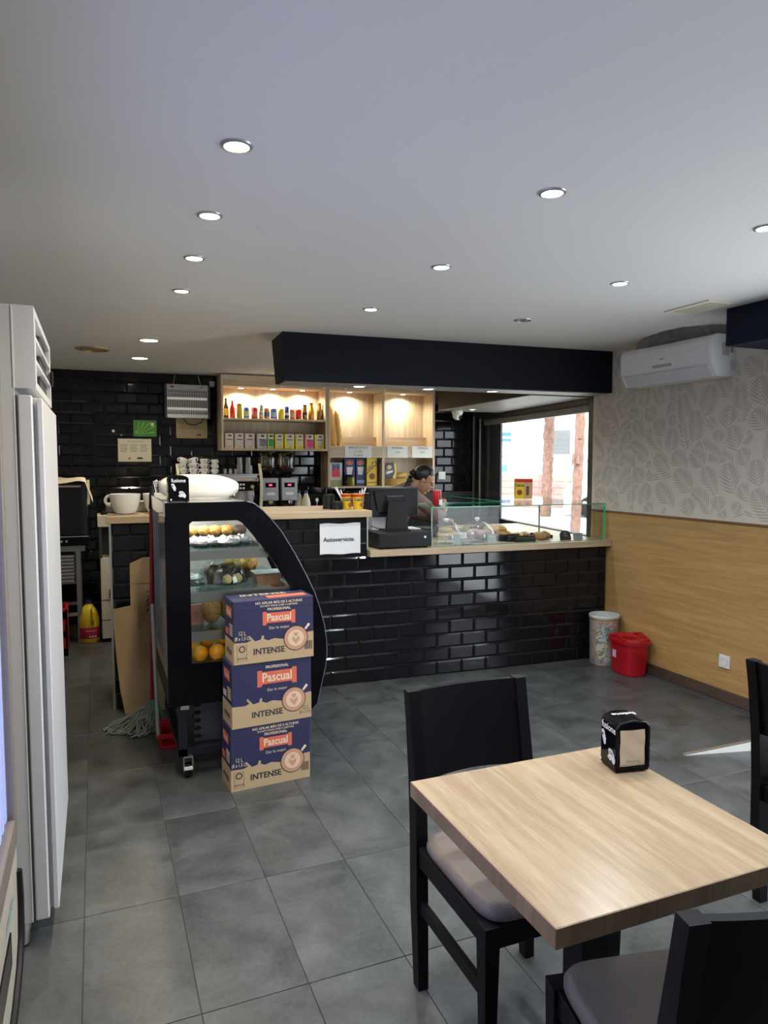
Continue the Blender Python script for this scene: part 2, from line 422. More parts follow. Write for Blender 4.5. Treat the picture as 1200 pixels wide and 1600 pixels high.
# walls that close the room outside the frame
m_plain = M('plain_wall_paint', (0.50, 0.49, 0.46), 0.8)
struct(B().box(-1.5, -1.35, -1.3, 7.45, -0.05, 2.66).out('wall_left', m_plain, smooth=False))
struct(B().box(-1.5, 3.95, -1.3, -1.15, -.05, 2.66).out('wall_front', m_plain, smooth=False))
d1 = struct(bpy.data.objects.new('door_1', None), 'open glazed entrance on the right'); COL.objects.link(d1)
B().box(3.80, 3.90, 2.50, 2.90, -.05, 2.66).out('door_frame', m_frame, d1, smooth=False)
B().box(3.80, 3.90, -1.2, .40, -.05, 2.66).out('door_frame', m_frame, d1, smooth=False)
B().box(3.80, 3.90, .40, 2.50, 2.22, 2.66).out('door_frame', m_frame, d1, smooth=False)

# dark bulkheads under the ceiling
bk = struct(B().prism([(4.709, 2.4215), (5.10, 2.4215), (4.97, 2.10), (4.709, 2.10)], 'x', 0.935, 3.535).out('ceiling_bulkhead', m_blackpaint, rot=(0, 0, QC), smooth=False), 'long black bulkhead hanging over the counter')
m_soff_lit = M('soffit_underside_lit', (0.30, 0.29, 0.28), 0.45)  # window light put into the underside colour, lighter than the soffit face
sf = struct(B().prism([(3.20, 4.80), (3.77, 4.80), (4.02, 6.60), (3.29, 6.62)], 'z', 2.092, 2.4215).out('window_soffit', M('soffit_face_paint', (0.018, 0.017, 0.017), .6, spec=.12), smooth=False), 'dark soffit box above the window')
B().prism([(3.20, 4.80), (3.77, 4.80), (4.02, 6.60), (3.29, 6.62)], 'z', 2.085, 2.0918).out('soffit_underside', m_soff_lit, sf, smooth=False)
B().box(0.95, 3.52, 4.73, 4.955, 2.094, 2.0985).out('bulkhead_underside', m_soff_lit, bk, smooth=False)  # bulkhead underside takes the same colour with the light put in
struct(B().box(3.316, 3.80, 0.4, 3.041, 2.212, 2.4215).out('entrance_soffit', M('navy_black_paint', (0.008, 0.011, 0.022), 0.6, spec=0.15), smooth=False), 'dark soffit box beside the air conditioner')
m_lite = {}
def lamp_mats(kind):
    c = {'warm': (1.0, 0.88, 0.66), 'soft': (1.0, 0.94, 0.80), 'cool': (0.84, 0.95, 1.0)}[kind]
    return M('lens_' + kind, c, 0.3, emit=c, estr=26.0)
def downlight(x, y, z, kind, label, r=0.033, power=9.0, lit=True, frame=0, par=None, grp='recessed ceiling spotlights'):
    t = thing('recessed_downlight', label, 'spotlight', (x, y, z), frame, grp)
    B().lathe([(r + .012, 0), (r + .010, -.004), (r + .002, -.006), (r, -.002), (r - .002, 0.0)], 24).out('trim_ring', M('lamp_ring', (.42, .42, .42), .35, .6), t)
    if lit:
        B().lathe([(r, -.003), (r * .6, -.004), (0, -.0045)], 20).out('lens', lamp_mats(kind), t)
        c = {'warm': (1.0, 0.85, 0.62), 'soft': (1.0, 0.92, 0.76), 'cool': (0.88, 0.96, 1.0)}[kind]
        area('downlight_beam', (0, 0, -.010), (0, 0, 0), r * 1.6, r * 1.6, power, c, 150, 'DISK', t)
    else:
        B().lathe([(r, -.002), (r * .8, 0), (r * .45, 0.001), (r * .42, -.003), (0, -.003)], 20).out('socket', m_charcoal, t)
    return t
WL = ['nearest', 'second', 'third', 'fourth', 'fifth', 'furthest']
for n, (x, y) in zip(WL, [(.38, 2.003), (.394, 2.588), (.411, 3.14), (.426, 3.758), (.376, 5.341), (.366, 6.28)]):
    downlight(x, y, 2.42, 'warm', '%s warm white spotlight of the left-hand ceiling row' % n, .060 if y > 5 else .033)
for n, (x, y) in zip(['nearest', 'middle', 'furthest'], [(1.378, 1.963), (1.44, 2.873), (1.463, 3.802)]):
    downlight(x, y, 2.42, 'cool', '%s cool white spotlight of the middle ceiling row' % n)
for n, (x, y) in zip(['cool white spotlight cut by the right edge of the photo', 'cool white spotlight nearest the air conditioner'], [(2.309, 1.952), (2.369, 2.809)]):
    downlight(x, y, 2.42, 'cool', n)
downlight(2.429, 3.737, 2.42, 'cool', 'unlit ceiling spotlight before the black bulkhead', .045, lit=False)
for x, n in ((.38, 'left'), (1.38, 'middle'), (2.31, 'right')):
    downlight(x, 1.0, 2.42, 'cool' if x > 1 else 'warm', '%s ceiling spotlight above the dining table, out of the photo' % n, grp='spotlights above the table')
for n, x in zip(['left', 'middle', 'right'], (1.50, 2.03, 2.55)):
    p = PC(x, 4.83, 2.094); downlight(p.x, p.y, p.z, 'cool', '%s small spotlight under the black bulkhead' % n, .038, 3.0, grp='bulkhead spotlights')
downlight(3.50, 6.28, 2.084, 'warm', 'small bright spotlight under the window soffit', .030, 3.0, grp='bulkhead spotlights')
# ceiling grille and round vent
g = thing('air_grille', 'rectangular white air grille in the ceiling above the air conditioner', 'vent', (3.13, 3.066, 2.42))
B().box(-.093, .093, -.162, -.135, -.008, 0, .002).box(-.093, .093, .135, .162, -.008, 0, .002).box(-.093, -.068, -.135, .135, -.008, 0, .002).box(.068, .093, -.135, .135, -.008, 0, .002).out('grille_frame', m_cream, g, smooth=False)
B().box(-.068, .068, -.135, .135, -.001, 0).out('grille_back', m_charcoal, g, smooth=False)
for k in range(5):
    B().box(-.062 + k * .027, -.046 + k * .027, -.135, .135, -.006, -.002).out('slat', m_cream, g, smooth=False)
v = thing('round_vent', 'round brass coloured vent in the ceiling above the oven', 'vent', (0.006, 5.905, 2.42))
m_brass = M('aged_brass', (.42, .30, .15), .45, .5)
for r in (.115, .080, .045):
    B().lathe([(r + .010, 0), (r + .008, -.010), (r - .012, -.012), (r - .014, 0)], 28).out('vent_ring', m_brass, v)
B().lathe([(.02, 0), (.02, -.012), (0, -.013)], 16).out('vent_hub', m_brass, v)
B().lathe([(.11, -.001), (0, -.001)], 28).out('vent_back', m_charcoal, v)

# ------------------------------------------------------------------ street outside the window
m_street = M('pavement', (0.45, 0.44, 0.42), .9)
struct(B().prism([(4.0, 2), (60, -10), (60, 60), (4.4, 60)], 'z', -.25, -.12).out('street_ground', m_street, smooth=False))
fdir = R(34.5); fc = Vector((math.sin(fdir) * 27, math.cos(fdir) * 27, 0)); frot = -fdir
fa = thing('street_building', 'sunlit white building across the street behind the palms', 'building', fc, frot)
m_render = M('white_render', (0.80, 0.79, 0.76), .9)
B().box(-9, 9, 0, .6, -.12, 9).out('facade', m_render, fa, smooth=False)
m_brick = M('pink_brick', (.42, .24, .21), .9, var=.25, scale=6)
for i in range(8):
    for k in range(5):
        B().box(-1.9 + i * .40 + (k % 2) * .2, -1.52 + i * .40 + (k % 2) * .2, -.06, .0, -.10 + k * .24, .125 + k * .24).out('brick_course', m_brick, fa, smooth=False)
B().box(.33, 1.05, -.05, 0, 1.85, 2.73).out('window', M('shutter_grey', (.11, .12, .13), .6, var=.2), fa, smooth=False)
B().box(-1.46, -1.08, -.05, 0, 2.33, 2.66).out('name_plate', M('blue_enamel', (.05, .16, .42), .4), fa, smooth=False)
B().box(-1.44, -1.10, -.06, -.05, 2.44, 2.52).out('plate_strip', m_whitep, fa, smooth=False)
B().tube([(-1.6, -.05, 1.80), (-.6, -.06, 1.78), (.1, -.05, 1.82), (.7, -.05, 1.66), (1.9, -.05, 1.62)], .03, 6).out('facade_cable', m_greyp, fa)
B().box(-1.44, -1.22, -.05, 0, 1.2, 1.45).out('street_sticker', M('cyan_sticker', (.1, .55, .62), .5), fa, smooth=False)
m_bark = M('palm_bark', (.19, .105, .08), .95, var=.7, scale=11, bump=.8, bscale=9)
def palm(px, dist, r, label):
    a = R(22.096) + math.atan((px - 600) / 1109.5)
    t = thing('palm_tree', label, 'palm tree', (math.sin(a) * dist, math.cos(a) * dist, -.12), 0, 'street palms')
    b = B(); n = 60
    pts = []; rs = []
    for i in range(n):
        pts.append((0.12 * math.sin(i * .05), 0, i * .16)); rs.append(r * (1.05 if i % 2 else .9) * (1 - i * .002))
    b.tube(pts, rs, 10).out('trunk', m_bark, t)
    b = B(); q = random.Random(px)
    for i in range(70):
        an = q.uniform(0, 6.28); zz = q.uniform(1.6, 9)
        c, s_ = math.cos(an), math.sin(an)
        b.tube([(c * r * .9, s_ * r * .9, zz), (c * r * 1.35, s_ * r * 1.35, zz + .22)], [.05, .012], 4)
    b.out('leaf_stub', m_bark, t)['kind'] = 'stuff'
    m_frond = M('palm_leaf', (.12, .22, .07), .7)
    for i in range(10):
        an = i * .63; b = B(); pts = [Vector((math.cos(an) * d, math.sin(an) * d, 9.4 + .9 * d - .42 * d * d)) for d in (0, .4, .8, 1.1, 1.4, 1.7)]
        b.tube(pts, [.03, .03, .025, .02, .015, .01], 5)
        sd = Vector((-math.sin(an), math.cos(an), 0))
        for j in range(1, 6):
            for s_ in (-1, 1): b.tube([pts[j], pts[j] + sd * s_ * .5 + Vector((0, 0, -.25))], [.05, .01], 3)
        b.out('palm_frond', m_frond, t)
palm(853, 22.5, .165, 'shaggy palm trunk seen through the middle of the window')
palm(899, 14, .095, 'smoother reddish palm trunk nearer the right window jamb')
ca = R(22.096) + math.atan((985 - 600) / 1109.5)
cr = thing('parked_car', 'white car parked beyond the right-hand palm', 'car', (math.sin(ca) * 23, math.cos(ca) * 23, -.12), -ca)
B().prism([(-1.9, .3), (1.9, .3), (1.95, .8), (1.3, .95), (.7, 1.45), (-.9, 1.45), (-1.6, .95), (-1.95, .85)], 'y', -.8, .8).out('car_body', m_whitep, cr, smooth=False)
B().prism([(-.8, .95), (1.15, .95), (.66, 1.38), (-.82, 1.38)], 'y', -.82, .82).out('car_glass', m_blackgl, cr, smooth=False)
for sx in (-1.15, 1.15):
    for sy in (-.72, .72): B().cyl((sx, sy - .1, .32), (sx, sy + .1, .32), .32, n=20).out('wheel', m_black, cr)
# ================================================================== COUNTERS (counter frame: x along the counter, y away from the camera)
def cthing(name, label, cat, x, y, z=0.0, group=None, rz=0.0):
    return thing(name, label, cat, PC(x, y, z), QC + rz, group)
bc = cthing('bar_counter', 'tall black tiled bar counter behind the display cart', 'counter', .68, 4.95)
o_ = (-.68, -4.95, 0)
B().box(-.155, 1.52, 4.717, 5.28, 0, 1.180).out('counter_body', m_blackgrout, bc, o_, smooth=False)
h = bpy.data.objects.new('tile_front', None); COL.objects.link(h); h.parent = bc; h.location = o_
hbar = h
metro(h, -.150, 1.517, 0.90, 1.180, 4.717, 1.256 - .8, odd=1)
B().box(-.166, -.153, 4.706, 5.28, 0, 1.180).out('corner_profile', m_steel, bc, o_, smooth=False)
B().box(1.517, 1.526, 4.706, 5.28, .945, 1.180).out('corner_profile', m_steel, bc, o_, smooth=False)
wt = cthing('bar_worktop', 'pale oak worktop along the top of the tall bar counter', 'worktop', .68, 4.95, 1.18)
B().box(-.178, 1.541, 4.66, 5.33, 1.180, 1.225, .003).out('slab', m_work, wt, (-.68, -4.95, -1.18), smooth=False)

lc = cthing('service_counter', 'lower black tiled service counter below the glass case', 'counter', 2.52, 4.95)
o_ = (-2.52, -4.95, 0)
B().box(1.523, 3.515, 4.717, 5.28, 0, .90).box(2.86, 3.53, 5.28, 6.30, 0, .90).out('counter_body', m_blackgrout, lc, o_, smooth=False)
h = bpy.data.objects.new('tile_front', None); COL.objects.link(h); h.parent = lc; h.location = o_
metro(h, -.150, 3.512, 0.0, .90, 4.717, 1.256 - .8, lambda x, z: x >= 1.52)
metro(hbar, -.150, 3.512, 0.0, .90, 4.717, 1.256 - .8, lambda x, z: x < 1.52)
wt2 = cthing('service_worktop', 'pale oak worktop under the glass case and till', 'worktop', 2.52, 4.95, .90)
B().prism([(1.528, 4.66), (3.525, 4.66), (3.508, 4.92), (3.62, 6.3), (2.84, 6.3), (2.84, 5.33), (1.528, 5.33)], 'z', .90, .945).out('slab', m_work, wt2, (-2.52, -4.95, -.90), smooth=False)

# glass pastry case, L shaped
gc = cthing('pastry_case', 'L-shaped frameless glass pastry case on the service counter', 'display case', 2.77, 4.95, .945)
o_ = (-2.77, -4.95, -.945)
Z0, Z1 = .945, 1.228
B().box(2.02, 3.50, 4.722, 4.728, Z0, Z1).out('front_pane', m_glass, gc, o_, smooth=False)
B().box(2.014, 2.02, 4.728, 5.20, Z0, Z1).out('side_pane', m_glass, gc, o_, smooth=False)
B().box(3.492, 3.498, 4.728, 4.90, Z0, Z1).out('side_pane', m_glass, gc, o_, smooth=False)
B().box(2.872, 2.878, 5.20, 6.25, Z0, Z1).out('inner_pane', m_glass, gc, o_, smooth=False)
B().prism([(2.01, 4.718), (3.50, 4.718), (3.49, 4.92), (3.60, 6.26), (2.868, 6.26), (2.868, 5.21), (2.01, 5.21)], 'z', Z1, Z1 + .008).out('top_pane', m_glass, gc, o_, smooth=False)
e = B()
for a, c in [((2.01, 4.718), (3.50, 4.718)), ((2.01, 4.718), (2.01, 5.21)), ((2.01, 5.21), (2.868, 5.21)), ((2.868, 5.21), (2.868, 6.26))]:
    dx, dy = c[0] - a[0], c[1] - a[1]
    e.box(min(a[0], c[0]) - .0015, max(a[0], c[0]) + .0015, min(a[1], c[1]) - .0015, max(a[1], c[1]) + .0015, Z1 + .0005, Z1 + .0075)
e.out('polished_edge', m_glassg, gc, o_, smooth=False)
B().box(3.492, 3.503, 4.714, 4.723, Z0, Z1).out('polished_edge', M('bright_green_edge', (.03, .70, .32), .15), gc, o_, smooth=False)
B().box(2.012, 2.018, 4.7175, 4.7225, Z0, Z1).out('polished_edge', M('pale_green_edge', (.45, .72, .60), .15, trans=.3), gc, o_, smooth=False)
B().box(2.02, 3.50, 4.7215, 4.7285, Z0, Z0 + .003).out('polished_edge', m_glassg, gc, o_, smooth=False)
B().box(3.20, 3.21, 5.20, 5.21, Z0, Z1).out('glass_clip', m_steel, gc, o_, smooth=False)

# ---- cakes and pastries in the case
m_dough = M('golden_pastry', (.58, .33, .11), .6, var=.35, scale=30, bump=.4, bscale=60)
m_dark = M('dark_bake', (.20, .09, .035), .6, var=.4, scale=40, bump=.4)
m_pink = M('pink_cake', (.62, .32, .30), .6, var=.2, scale=40)
m_choc = M('chocolate', (.055, .025, .015), .6, var=.3, bump=.3)
m_yellowbake = M('yellow_muffin_top', (.34, .165, .022), .6, var=.85, scale=55, bump=.6, bscale=60)
def cake_stand(x, y, r, label, cakes):
    t = cthing('cake_stand', label, 'cake stand', x, y, .945, 'cake stands with glass domes')
    B().lathe([(0, .0), (.055, 0), (.052, .006), (.012, .012), (.010, .03), (.02, .036), (r, .04), (r + .003, .046), (r, .048), (0, .046)], 28).out('plate', m_glass, t)
    prof = [(r * .93, .050)] + [(r * .93 * math.cos(a), .050 + .115 * math.sin(a)) for a in [R(d) for d in range(8, 84, 9)]] + [(.012, .166)]
    d = B().lathe(prof, 28).out('dome', glass('dome_glass', (.93, .96, .95), 3.0), t)
    B().lathe([(.010, .164), (.012, .170), (.020, .178), (.020, .186), (.010, .192), (0, .193)], 16).out('dome_knob', m_whitep, d)
    return t
cake_stand(2.20, 4.88, .125, 'glass domed cake stand with ring doughnuts beside the till', 0)
cake_stand(2.47, 4.90, .145, 'glass domed cake stand with pink cakes in the middle of the case', 0)
def donut(x, y, z, r, mat, label, grp):
    o = B().tube([(r * math.cos(a), r * math.sin(a), .018) for a in [i * math.pi / 8 for i in range(16)]], .018, 8, closed=True).out('doughnut', mat, loc=PC(x, y, z))
    return tag(o, label, 'doughnut', grp)
for x, y, z, l in [(2.16, 4.85, .996, 'lower left doughnut under the dome beside the till'), (2.24, 4.85, .996, 'lower right doughnut under the dome beside the till'), (2.20, 4.93, .996, 'rear doughnut under the dome beside the till'), (2.19, 4.87, 1.034, 'upper doughnut resting on the others beside the till')]:
    donut(x, y, z, .034, m_dough, l, 'doughnuts under the dome')
def bun(name, x, y, z, rx, ry, rz, mat, label, cat, grp, rot=0.0, C=True, par=None):
    b = B(); q = random.Random(int(x * 1000 + y * 100))
    ph = q.uniform(0, 6)
    b.ball((0, 0, rz * .82), (rx, ry, rz), 14, 9, lambda v: Vector((v.x * (1 + .06 * math.sin(9 * v.x / rx + ph)), v.y, max(v.z, -rz * .8) * (1 + .10 * math.sin(6 * v.x / rx + ph)))))
    p = PC(x, y, z) if C else Vector((x, y, z))
    o = b.out(name, mat, loc=p, rot=(0, 0, rot + (QC if C else 0)), ang=60)
    return tag(o, label, cat, grp)
for i, (x, y, l) in enumerate([(2.40, 4.88, 'left pink cake under the middle dome'), (2.48, 4.85, 'front pink cake under the middle dome'), (2.55, 4.90, 'right pink cake under the middle dome'), (2.47, 4.96, 'rear pink cake under the middle dome')]):
    bun('cake', x, y, .994, .036, .036, .028, m_pink, l, 'cake', 'pink cakes under the dome')
m_trayb = M('matt_black_tray', (.013, .013, .014), .5)
def tray(x, y, w, d, label, steps=0, rz=0.0):
    t = cthing('pastry_tray', label, 'tray', x, y, .945, 'black pastry trays', rz)
    B().box(-w / 2, w / 2, -d / 2, d / 2, 0, .008, .002).out('tray_base', m_trayb, t, smooth=False)
    for q in range(2):
        B().box(-w / 2 + q * (w - .006), -w / 2 + .006 + q * (w - .006), -d / 2, d / 2, .008, .024).out('tray_rim', m_trayb, t, smooth=False)
        B().box(-w / 2 + .006, w / 2 - .006, -d / 2 + q * (d - .006), -d / 2 + .006 + q * (d - .006), .008, .024).out('tray_rim', m_trayb, t, smooth=False)
    return t
for k, (x, y) in enumerate([(2.745, 4.91), (2.785, 4.86), (2.83, 4.81)]):
    t = cthing('price_wedge', ['rear', 'middle', 'front'][k] + ' black wedge display before the filled pastries', 'display stand', x, y, .945, 'black wedge displays')
    B().prism([(-.03, 0), (.03, 0), (.028, .004), (-.022, .034 + .010 * (2 - k)), (-.03, .032 + .010 * (2 - k))], 'x', -.085, .085).out('wedge', m_trayb, t, smooth=False)
tray(2.70, 5.04, .30, .16, 'black tray of filled pastries in the middle of the case')
tray(3.02, 5.08, .34, .22, 'black tray of flat pastries right of the filled pastries')
tray(2.95, 5.62, .12, .50, 'black tray of small pastries along the window wing', 0)
pas = [(2.60, 5.00), (2.665, 5.05), (2.73, 5.01), (2.795, 5.06)]
for i, (x, y) in enumerate(pas):
    bun('filled_pastry', x, y, .954, .030, .075, .032, m_dough, ['leftmost', 'second', 'third', 'rightmost'][i] + ' sugared pastry on the middle black tray', 'pastry', 'filled pastries', .35)
for i, (x, y) in enumerate([(2.66, 5.03), (2.735, 5.04)]):
    bun('filled_pastry', x, y, 1.003, .030, .080, .030, m_dough, ['left', 'right'][i] + ' pastry stacked on top of the middle tray', 'pastry', 'filled pastries', .35)
for i, (x, y) in enumerate([(2.92, 5.06), (3.01, 5.10), (3.10, 5.05)]):
    bun('flat_pastry', x, y, .954, .040, .065, .020, m_dough, ['left', 'middle', 'right'][i] + ' golden flat pastry on the right black tray', 'pastry', 'flat pastries', -.3)
for i, (x, y) in enumerate([(3.02, 4.88), (3.09, 4.93)]):
    bun('bread_roll', x, y, .946, .045, .05, .034, M('brown_roll', (.42, .24, .10), .6, var=.3, scale=30, bump=.3), ['left', 'right'][i] + ' brown roll beside the chalk price card', 'bread roll', 'brown rolls')
for i in range(5):
    bun('small_bun', 2.95, 5.44 + i * .095, .954, .038, .036, .026, [m_dough, m_dark][i % 2], ['first', 'second', 'third', 'fourth', 'fifth'][i] + ' small bun along the window wing tray', 'bun', 'buns on the wing tray')
m_jar = M('blue_tub', (.10, .30, .60), .35)
for i, (x, y) in enumerate([(2.36, 5.13), (2.60, 5.16), (2.58, 4.90)]):
    t = cthing('sweet_tub', ['left blue paper tub at the back of the pastry case', 'right blue paper tub at the back of the pastry case', 'blue paper tub between the dome and the filled pastries'][i], 'tub', x, y, .945, 'blue paper tubs')
    B().lathe([(0, 0), (.026, 0), (.031, .055), (.028, .055), (.024, .004), (0, .004)], 18).out('tub_body', m_jar, t)
    B().ball((0, 0, .058), (.034, .034, .018), 12, 6).out('cookie_top', m_dough, t)
def card(x, y, w, h, mat, lines, inkm, label, tilt=.25, r=False):
    t = cthing('price_card', label, 'price card', x, y, .945, 'price cards in the glass case')
    t.rotation_euler = (-tilt, 0, QC)
    if r: pts = [(-w / 2, 0)] + [(w / 2, 0)] + [(w / 2 * math.cos(a), h * .55 + h * .45 * math.sin(a)) for a in [R(d) for d in range(0, 181, 20)]]
    else: pts = [(-w / 2, 0), (w / 2, 0), (w / 2, h), (-w / 2, h)]
    B().prism(pts, 'y', 0, .003).out('card', mat, t, smooth=False)
    for i, s in enumerate(lines): text(s, .014, inkm, t, (0, -.0012, h * .72 - i * .02))
    return t
m_chalk = M('chalk_board', (.035, .035, .04), .7)
card(2.235, 4.742, .045, .085, M('grey_card', (.20, .21, .22), .5), [], m_inkw, 'tall grey card left of the glass dome')
card(2.285, 4.765, .085, .095, M('clear_card', (.50, .52, .46), .3), ['Berlinas', '1,20 €'], m_ink, 'pale price card in front of the left dome')
card(2.31, 4.740, .092, .050, M('brown_card', (.10, .065, .06), .5), ['ROSQUILLAS', '1,50 €'], m_inkw, 'brown price card in front of the left dome')
card(2.53, 4.76, .075, .075, M('grey_clear_card', (.30, .29, .28), .3), ['TARTA'], m_inkw, 'grey card in front of the middle dome')
card(3.20, 4.80, .10, .075, m_chalk, ['Bollo', '1,10 €'], m_inkw, 'round topped chalk price card at the right of the case', r=True)
card(3.31, 4.79, .085, .055, M('silver_card', (.42, .44, .45), .35), ['1,80 €'], m_ink, 'small silvery price card beside the chalk card')

# ---- things on the case and counter
def can(x, y, z, r, hh, mats, label, cat='drink can', grp=None, frame=True, name='drink_can'):
    p = PC(x, y, z) if frame else Vector((x, y, z))
    t = thing(name, label, cat, p, QC if frame else 0, grp)
    B().lathe([(0, .002), (r * .80, 0), (r, .010), (r, hh - .014), (r * .86, hh - .002), (r * .84, hh - .001)], 20).out('can_body', mats[0], t)
    B().lathe([(r * .86, hh - .003), (r * .87, hh), (r * .80, hh), (r * .78, hh - .004), (0, hh - .004)], 20).out('can_lid', m_chrome, t)
    if len(mats) > 1:
        B().lathe([(r + .0004, hh * .22), (r + .0006, hh * .24), (r + .0006, hh * .62), (r + .0004, hh * .64)], 20).out('printed_band', mats[1], t)
    return t
m_cred = M('red_can_print', (.50, .02, .03), .3, .3)
rc = can(2.115, 4.86, 1.237, .033, .115, [m_cred], 'red drink can standing on the glass pastry case', name='drink_can')
B().box(.004, .030, -.034, -.0295, .006, .045).out('label_panel', m_whitep, rc, smooth=False)
text('Cola', .022, m_ink, rc, (.012, -.0345, .058))
m_cola = M('yellow_print', (.82, .55, .02), .45); m_colared = M('red_print', (.55, .03, .02), .45); m_brownp = M('brown_print', (.26, .07, .02), .5); m_navy = M('navy_print', (.015, .02, .12), .5)
cb = cthing('cocoa_box', 'yellow and red cocoa carton standing on the window wing of the case', 'carton', 3.25, 5.55, 1.237, None, -.35)
B().box(-.075, .075, -.035, .035, 0, .175, .001).out('carton_body', m_cola, cb, smooth=False)
B().box(-.0755, .0755, -.0356, -.0350, .145, .1745).out('printed_band', m_colared, cb, smooth=False)
B().box(0.0, .0752, -.0354, -.0350, .001, .145).out('printed_panel', M('tan_print', (.60, .33, .16), .5), cb, smooth=False)
B().box(.02, .045, -.0358, -.0354, .03, .11).out('printed_glass', M('dark_cocoa_print', (.12, .06, .04), .5), cb, smooth=False)
text('ColaCao', .034, m_navy, cb, (-.037, -.0362, .118), sx=.62, bold=.001)
b = B(); b.lathe([(0, 0), (.024, 0)], 16); b.xf(Matrix.Translation((-.038, -.0358, .055)) @ Matrix.Rotation(R(90), 4, 'X')); b.out('printed_disc', m_brownp, cb, smooth=False)

# till: cash drawer, screen, cable
td = cthing('cash_drawer', 'black metal cash drawer on the service counter', 'cash drawer', 1.80, 4.90, .945)
B().box(-.205, .205, -.205, .205, .010, .115, .003).out('drawer_case', m_black, td, smooth=False)
B().box(-.195, .195, -.209, -.205, .018, .105, .002).out('drawer_front', m_black, td, smooth=False)
for sx in (-.17, .17):
    for sy in (-.17, .17): B().cyl((sx, sy, 0), (sx, sy, .012), .015, n=10).out('foot', m_black, td)
b = B(); b.lathe([(0, 0), (.009, 0), (.009, .004), (0, .004)], 12); b.xf(Matrix.Translation((.15, -.209, .08)) @ Matrix.Rotation(R(90), 4, 'X')); b.out('lock', m_chrome, td)
pm = cthing('till_screen', 'black till touchscreen seen from behind on its stand', 'till screen', 1.785, 4.86, 1.06)
B().box(-.19, .19, .02, .045, .10, .315, .006).out('screen_back', m_black, pm, smooth=False)
B().prism([(-.13, .14), (.13, .14), (.16, .29), (-.16, .29)], 'y', .004, .022).out('back_cover', m_black, pm, smooth=False)
B().box(-.072, .072, -.008, .006, .205, .255, .004).out('hinge_mount', m_black, pm, smooth=False)
B().prism([(-.085, 0), (.085, 0), (.068, .20), (.06, .215), (-.06, .215), (-.068, .20)], 'y', -.045, -.015).out('stand_neck', m_black, pm, smooth=False)
B().prism([(-.10, 0), (.10, 0), (.09, .012), (-.09, .012)], 'y', -.07, .09).out('stand_foot', m_black, pm, smooth=False)
B().box(-.185, -.175, .016, .021, .105, .11).out('power_led', M('green_led', (.1, .9, .3), .4, emit=(.1, 1, .35), estr=4), pm, smooth=False)
for sx in (-.135, .125):
    for k in range(4): B().box(sx - .004, sx + .010, .0185, .0205, .140 + k * .008, .143 + k * .008).out('speaker_slot', m_charcoal, pm, smooth=False)
cabl = B().tube([PC(1.72, 4.95, 1.068), PC(1.66, 4.90, 1.075), PC(1.63, 4.96, 1.09), PC(1.70, 5.0, 1.10), PC(1.75, 4.99, 1.09)], .003, 6).out('till_cable', m_black)
tag(cabl, 'thin black cable curling behind the till screen', 'cable')
rcpt = cthing('receipt_printer', 'white receipt printer behind the till screen', 'printer', 1.70, 5.02, 1.06)
B().prism([(-.07, 0), (.07, 0), (.07, .06), (.03, .10), (-.07, .10)], 'x', -.065, .065).out('printer_body', m_whitep, rcpt, smooth=False)
B().box(-.05, .05, .025, .03, .085, .10).out('paper_slot', m_charcoal, rcpt, smooth=False)
sheet = cthing('paper_pad', 'white paper pad on the drawer right of the screen', 'paper', 1.955, 4.98, 1.06)
B().box(-.045, .045, -.09, .09, 0, .006).out('sheets', m_paper, sheet, smooth=False)
# Autoservicio notice
nt_ = cthing('paper_notice', 'white Autoservicio paper notice taped on the black tiles', 'notice', 1.323, 4.704, 1.033)
b = B()
gx, gz = 9, 7
vs = [[b.bm.verts.new((-.145 + .29 * i / gx, -.002 - .0025 * math.sin(i * 1.7 + k * 1.1) * math.sin(k * 1.3), -.106 + .212 * k / gz + .003 * math.sin(i))) for k in range(gz + 1)] for i in range(gx + 1)]
for i in range(gx):
    for k in range(gz): b.bm.faces.new((vs[i][k], vs[i + 1][k], vs[i + 1][k + 1], vs[i][k + 1]))
b.out('paper', m_paper, nt_)
text('Autoservicio.', .042, m_ink, nt_, (-.008, -.0062, -.005), bold=.0006)

# cups with stirrers, stacked lids on the bar
def cola_cup(x, y, label):
    t = cthing('cocoa_cup', label, 'paper cup', x, y, 1.225, 'yellow cocoa cups on the bar')
    B().lathe([(0, .001), (.033, 0), (.034, .002), (.046, .105), (.048, .108), (.044, .108), (.032, .004), (0, .004)], 22).out('cup_body', m_cola, t)
    B().lathe([(.0449, .088), (.0466, .1045), (.0474, .1045), (.0456, .088)], 22).out('red_band', m_colared, t)
    text('ColaCao', .030, m_navy, t, (0, -.0465, .068), (R(84), 0, 0), sx=.75, bold=.0008)
    b = B(); b.lathe([(0, 0), (.015, 0), (.015, .001), (0, .001)], 14); b.xf(Matrix.Translation((.017, -.040, .030)) @ Matrix.Rotation(R(84), 4, 'X')); b.out('printed_disc', m_brownp, t)
    return t
cola_cup(1.425, 4.90, 'rear yellow cocoa cup of paper straws on the bar')
cola_cup(1.50, 4.86, 'front yellow cocoa cup of paper straws on the bar')
q = random.Random(4)
for ci, (cx, cy, nm) in enumerate([(1.425, 4.90, 'rear'), (1.50, 4.86, 'front')]):
    for i in range(6):
        a = q.uniform(-.028, .012) + (-.012 if ci == 0 else .01); dy = q.uniform(-.015, .015)
        p0 = PC(cx + q.uniform(-.01, .01), cy + dy, 1.235); p1 = PC(cx + a * 1.5 - (.03 if ci == 0 else -.03), cy + dy, 1.355 + q.uniform(0, .03))
        o = B().tube([p0, p1], .004, 6).out('straw', m_whitep)
        tag(o, 'white paper wrapped straw standing in the %s cocoa cup' % nm, 'straw', 'straws in the %s cocoa cup' % nm)
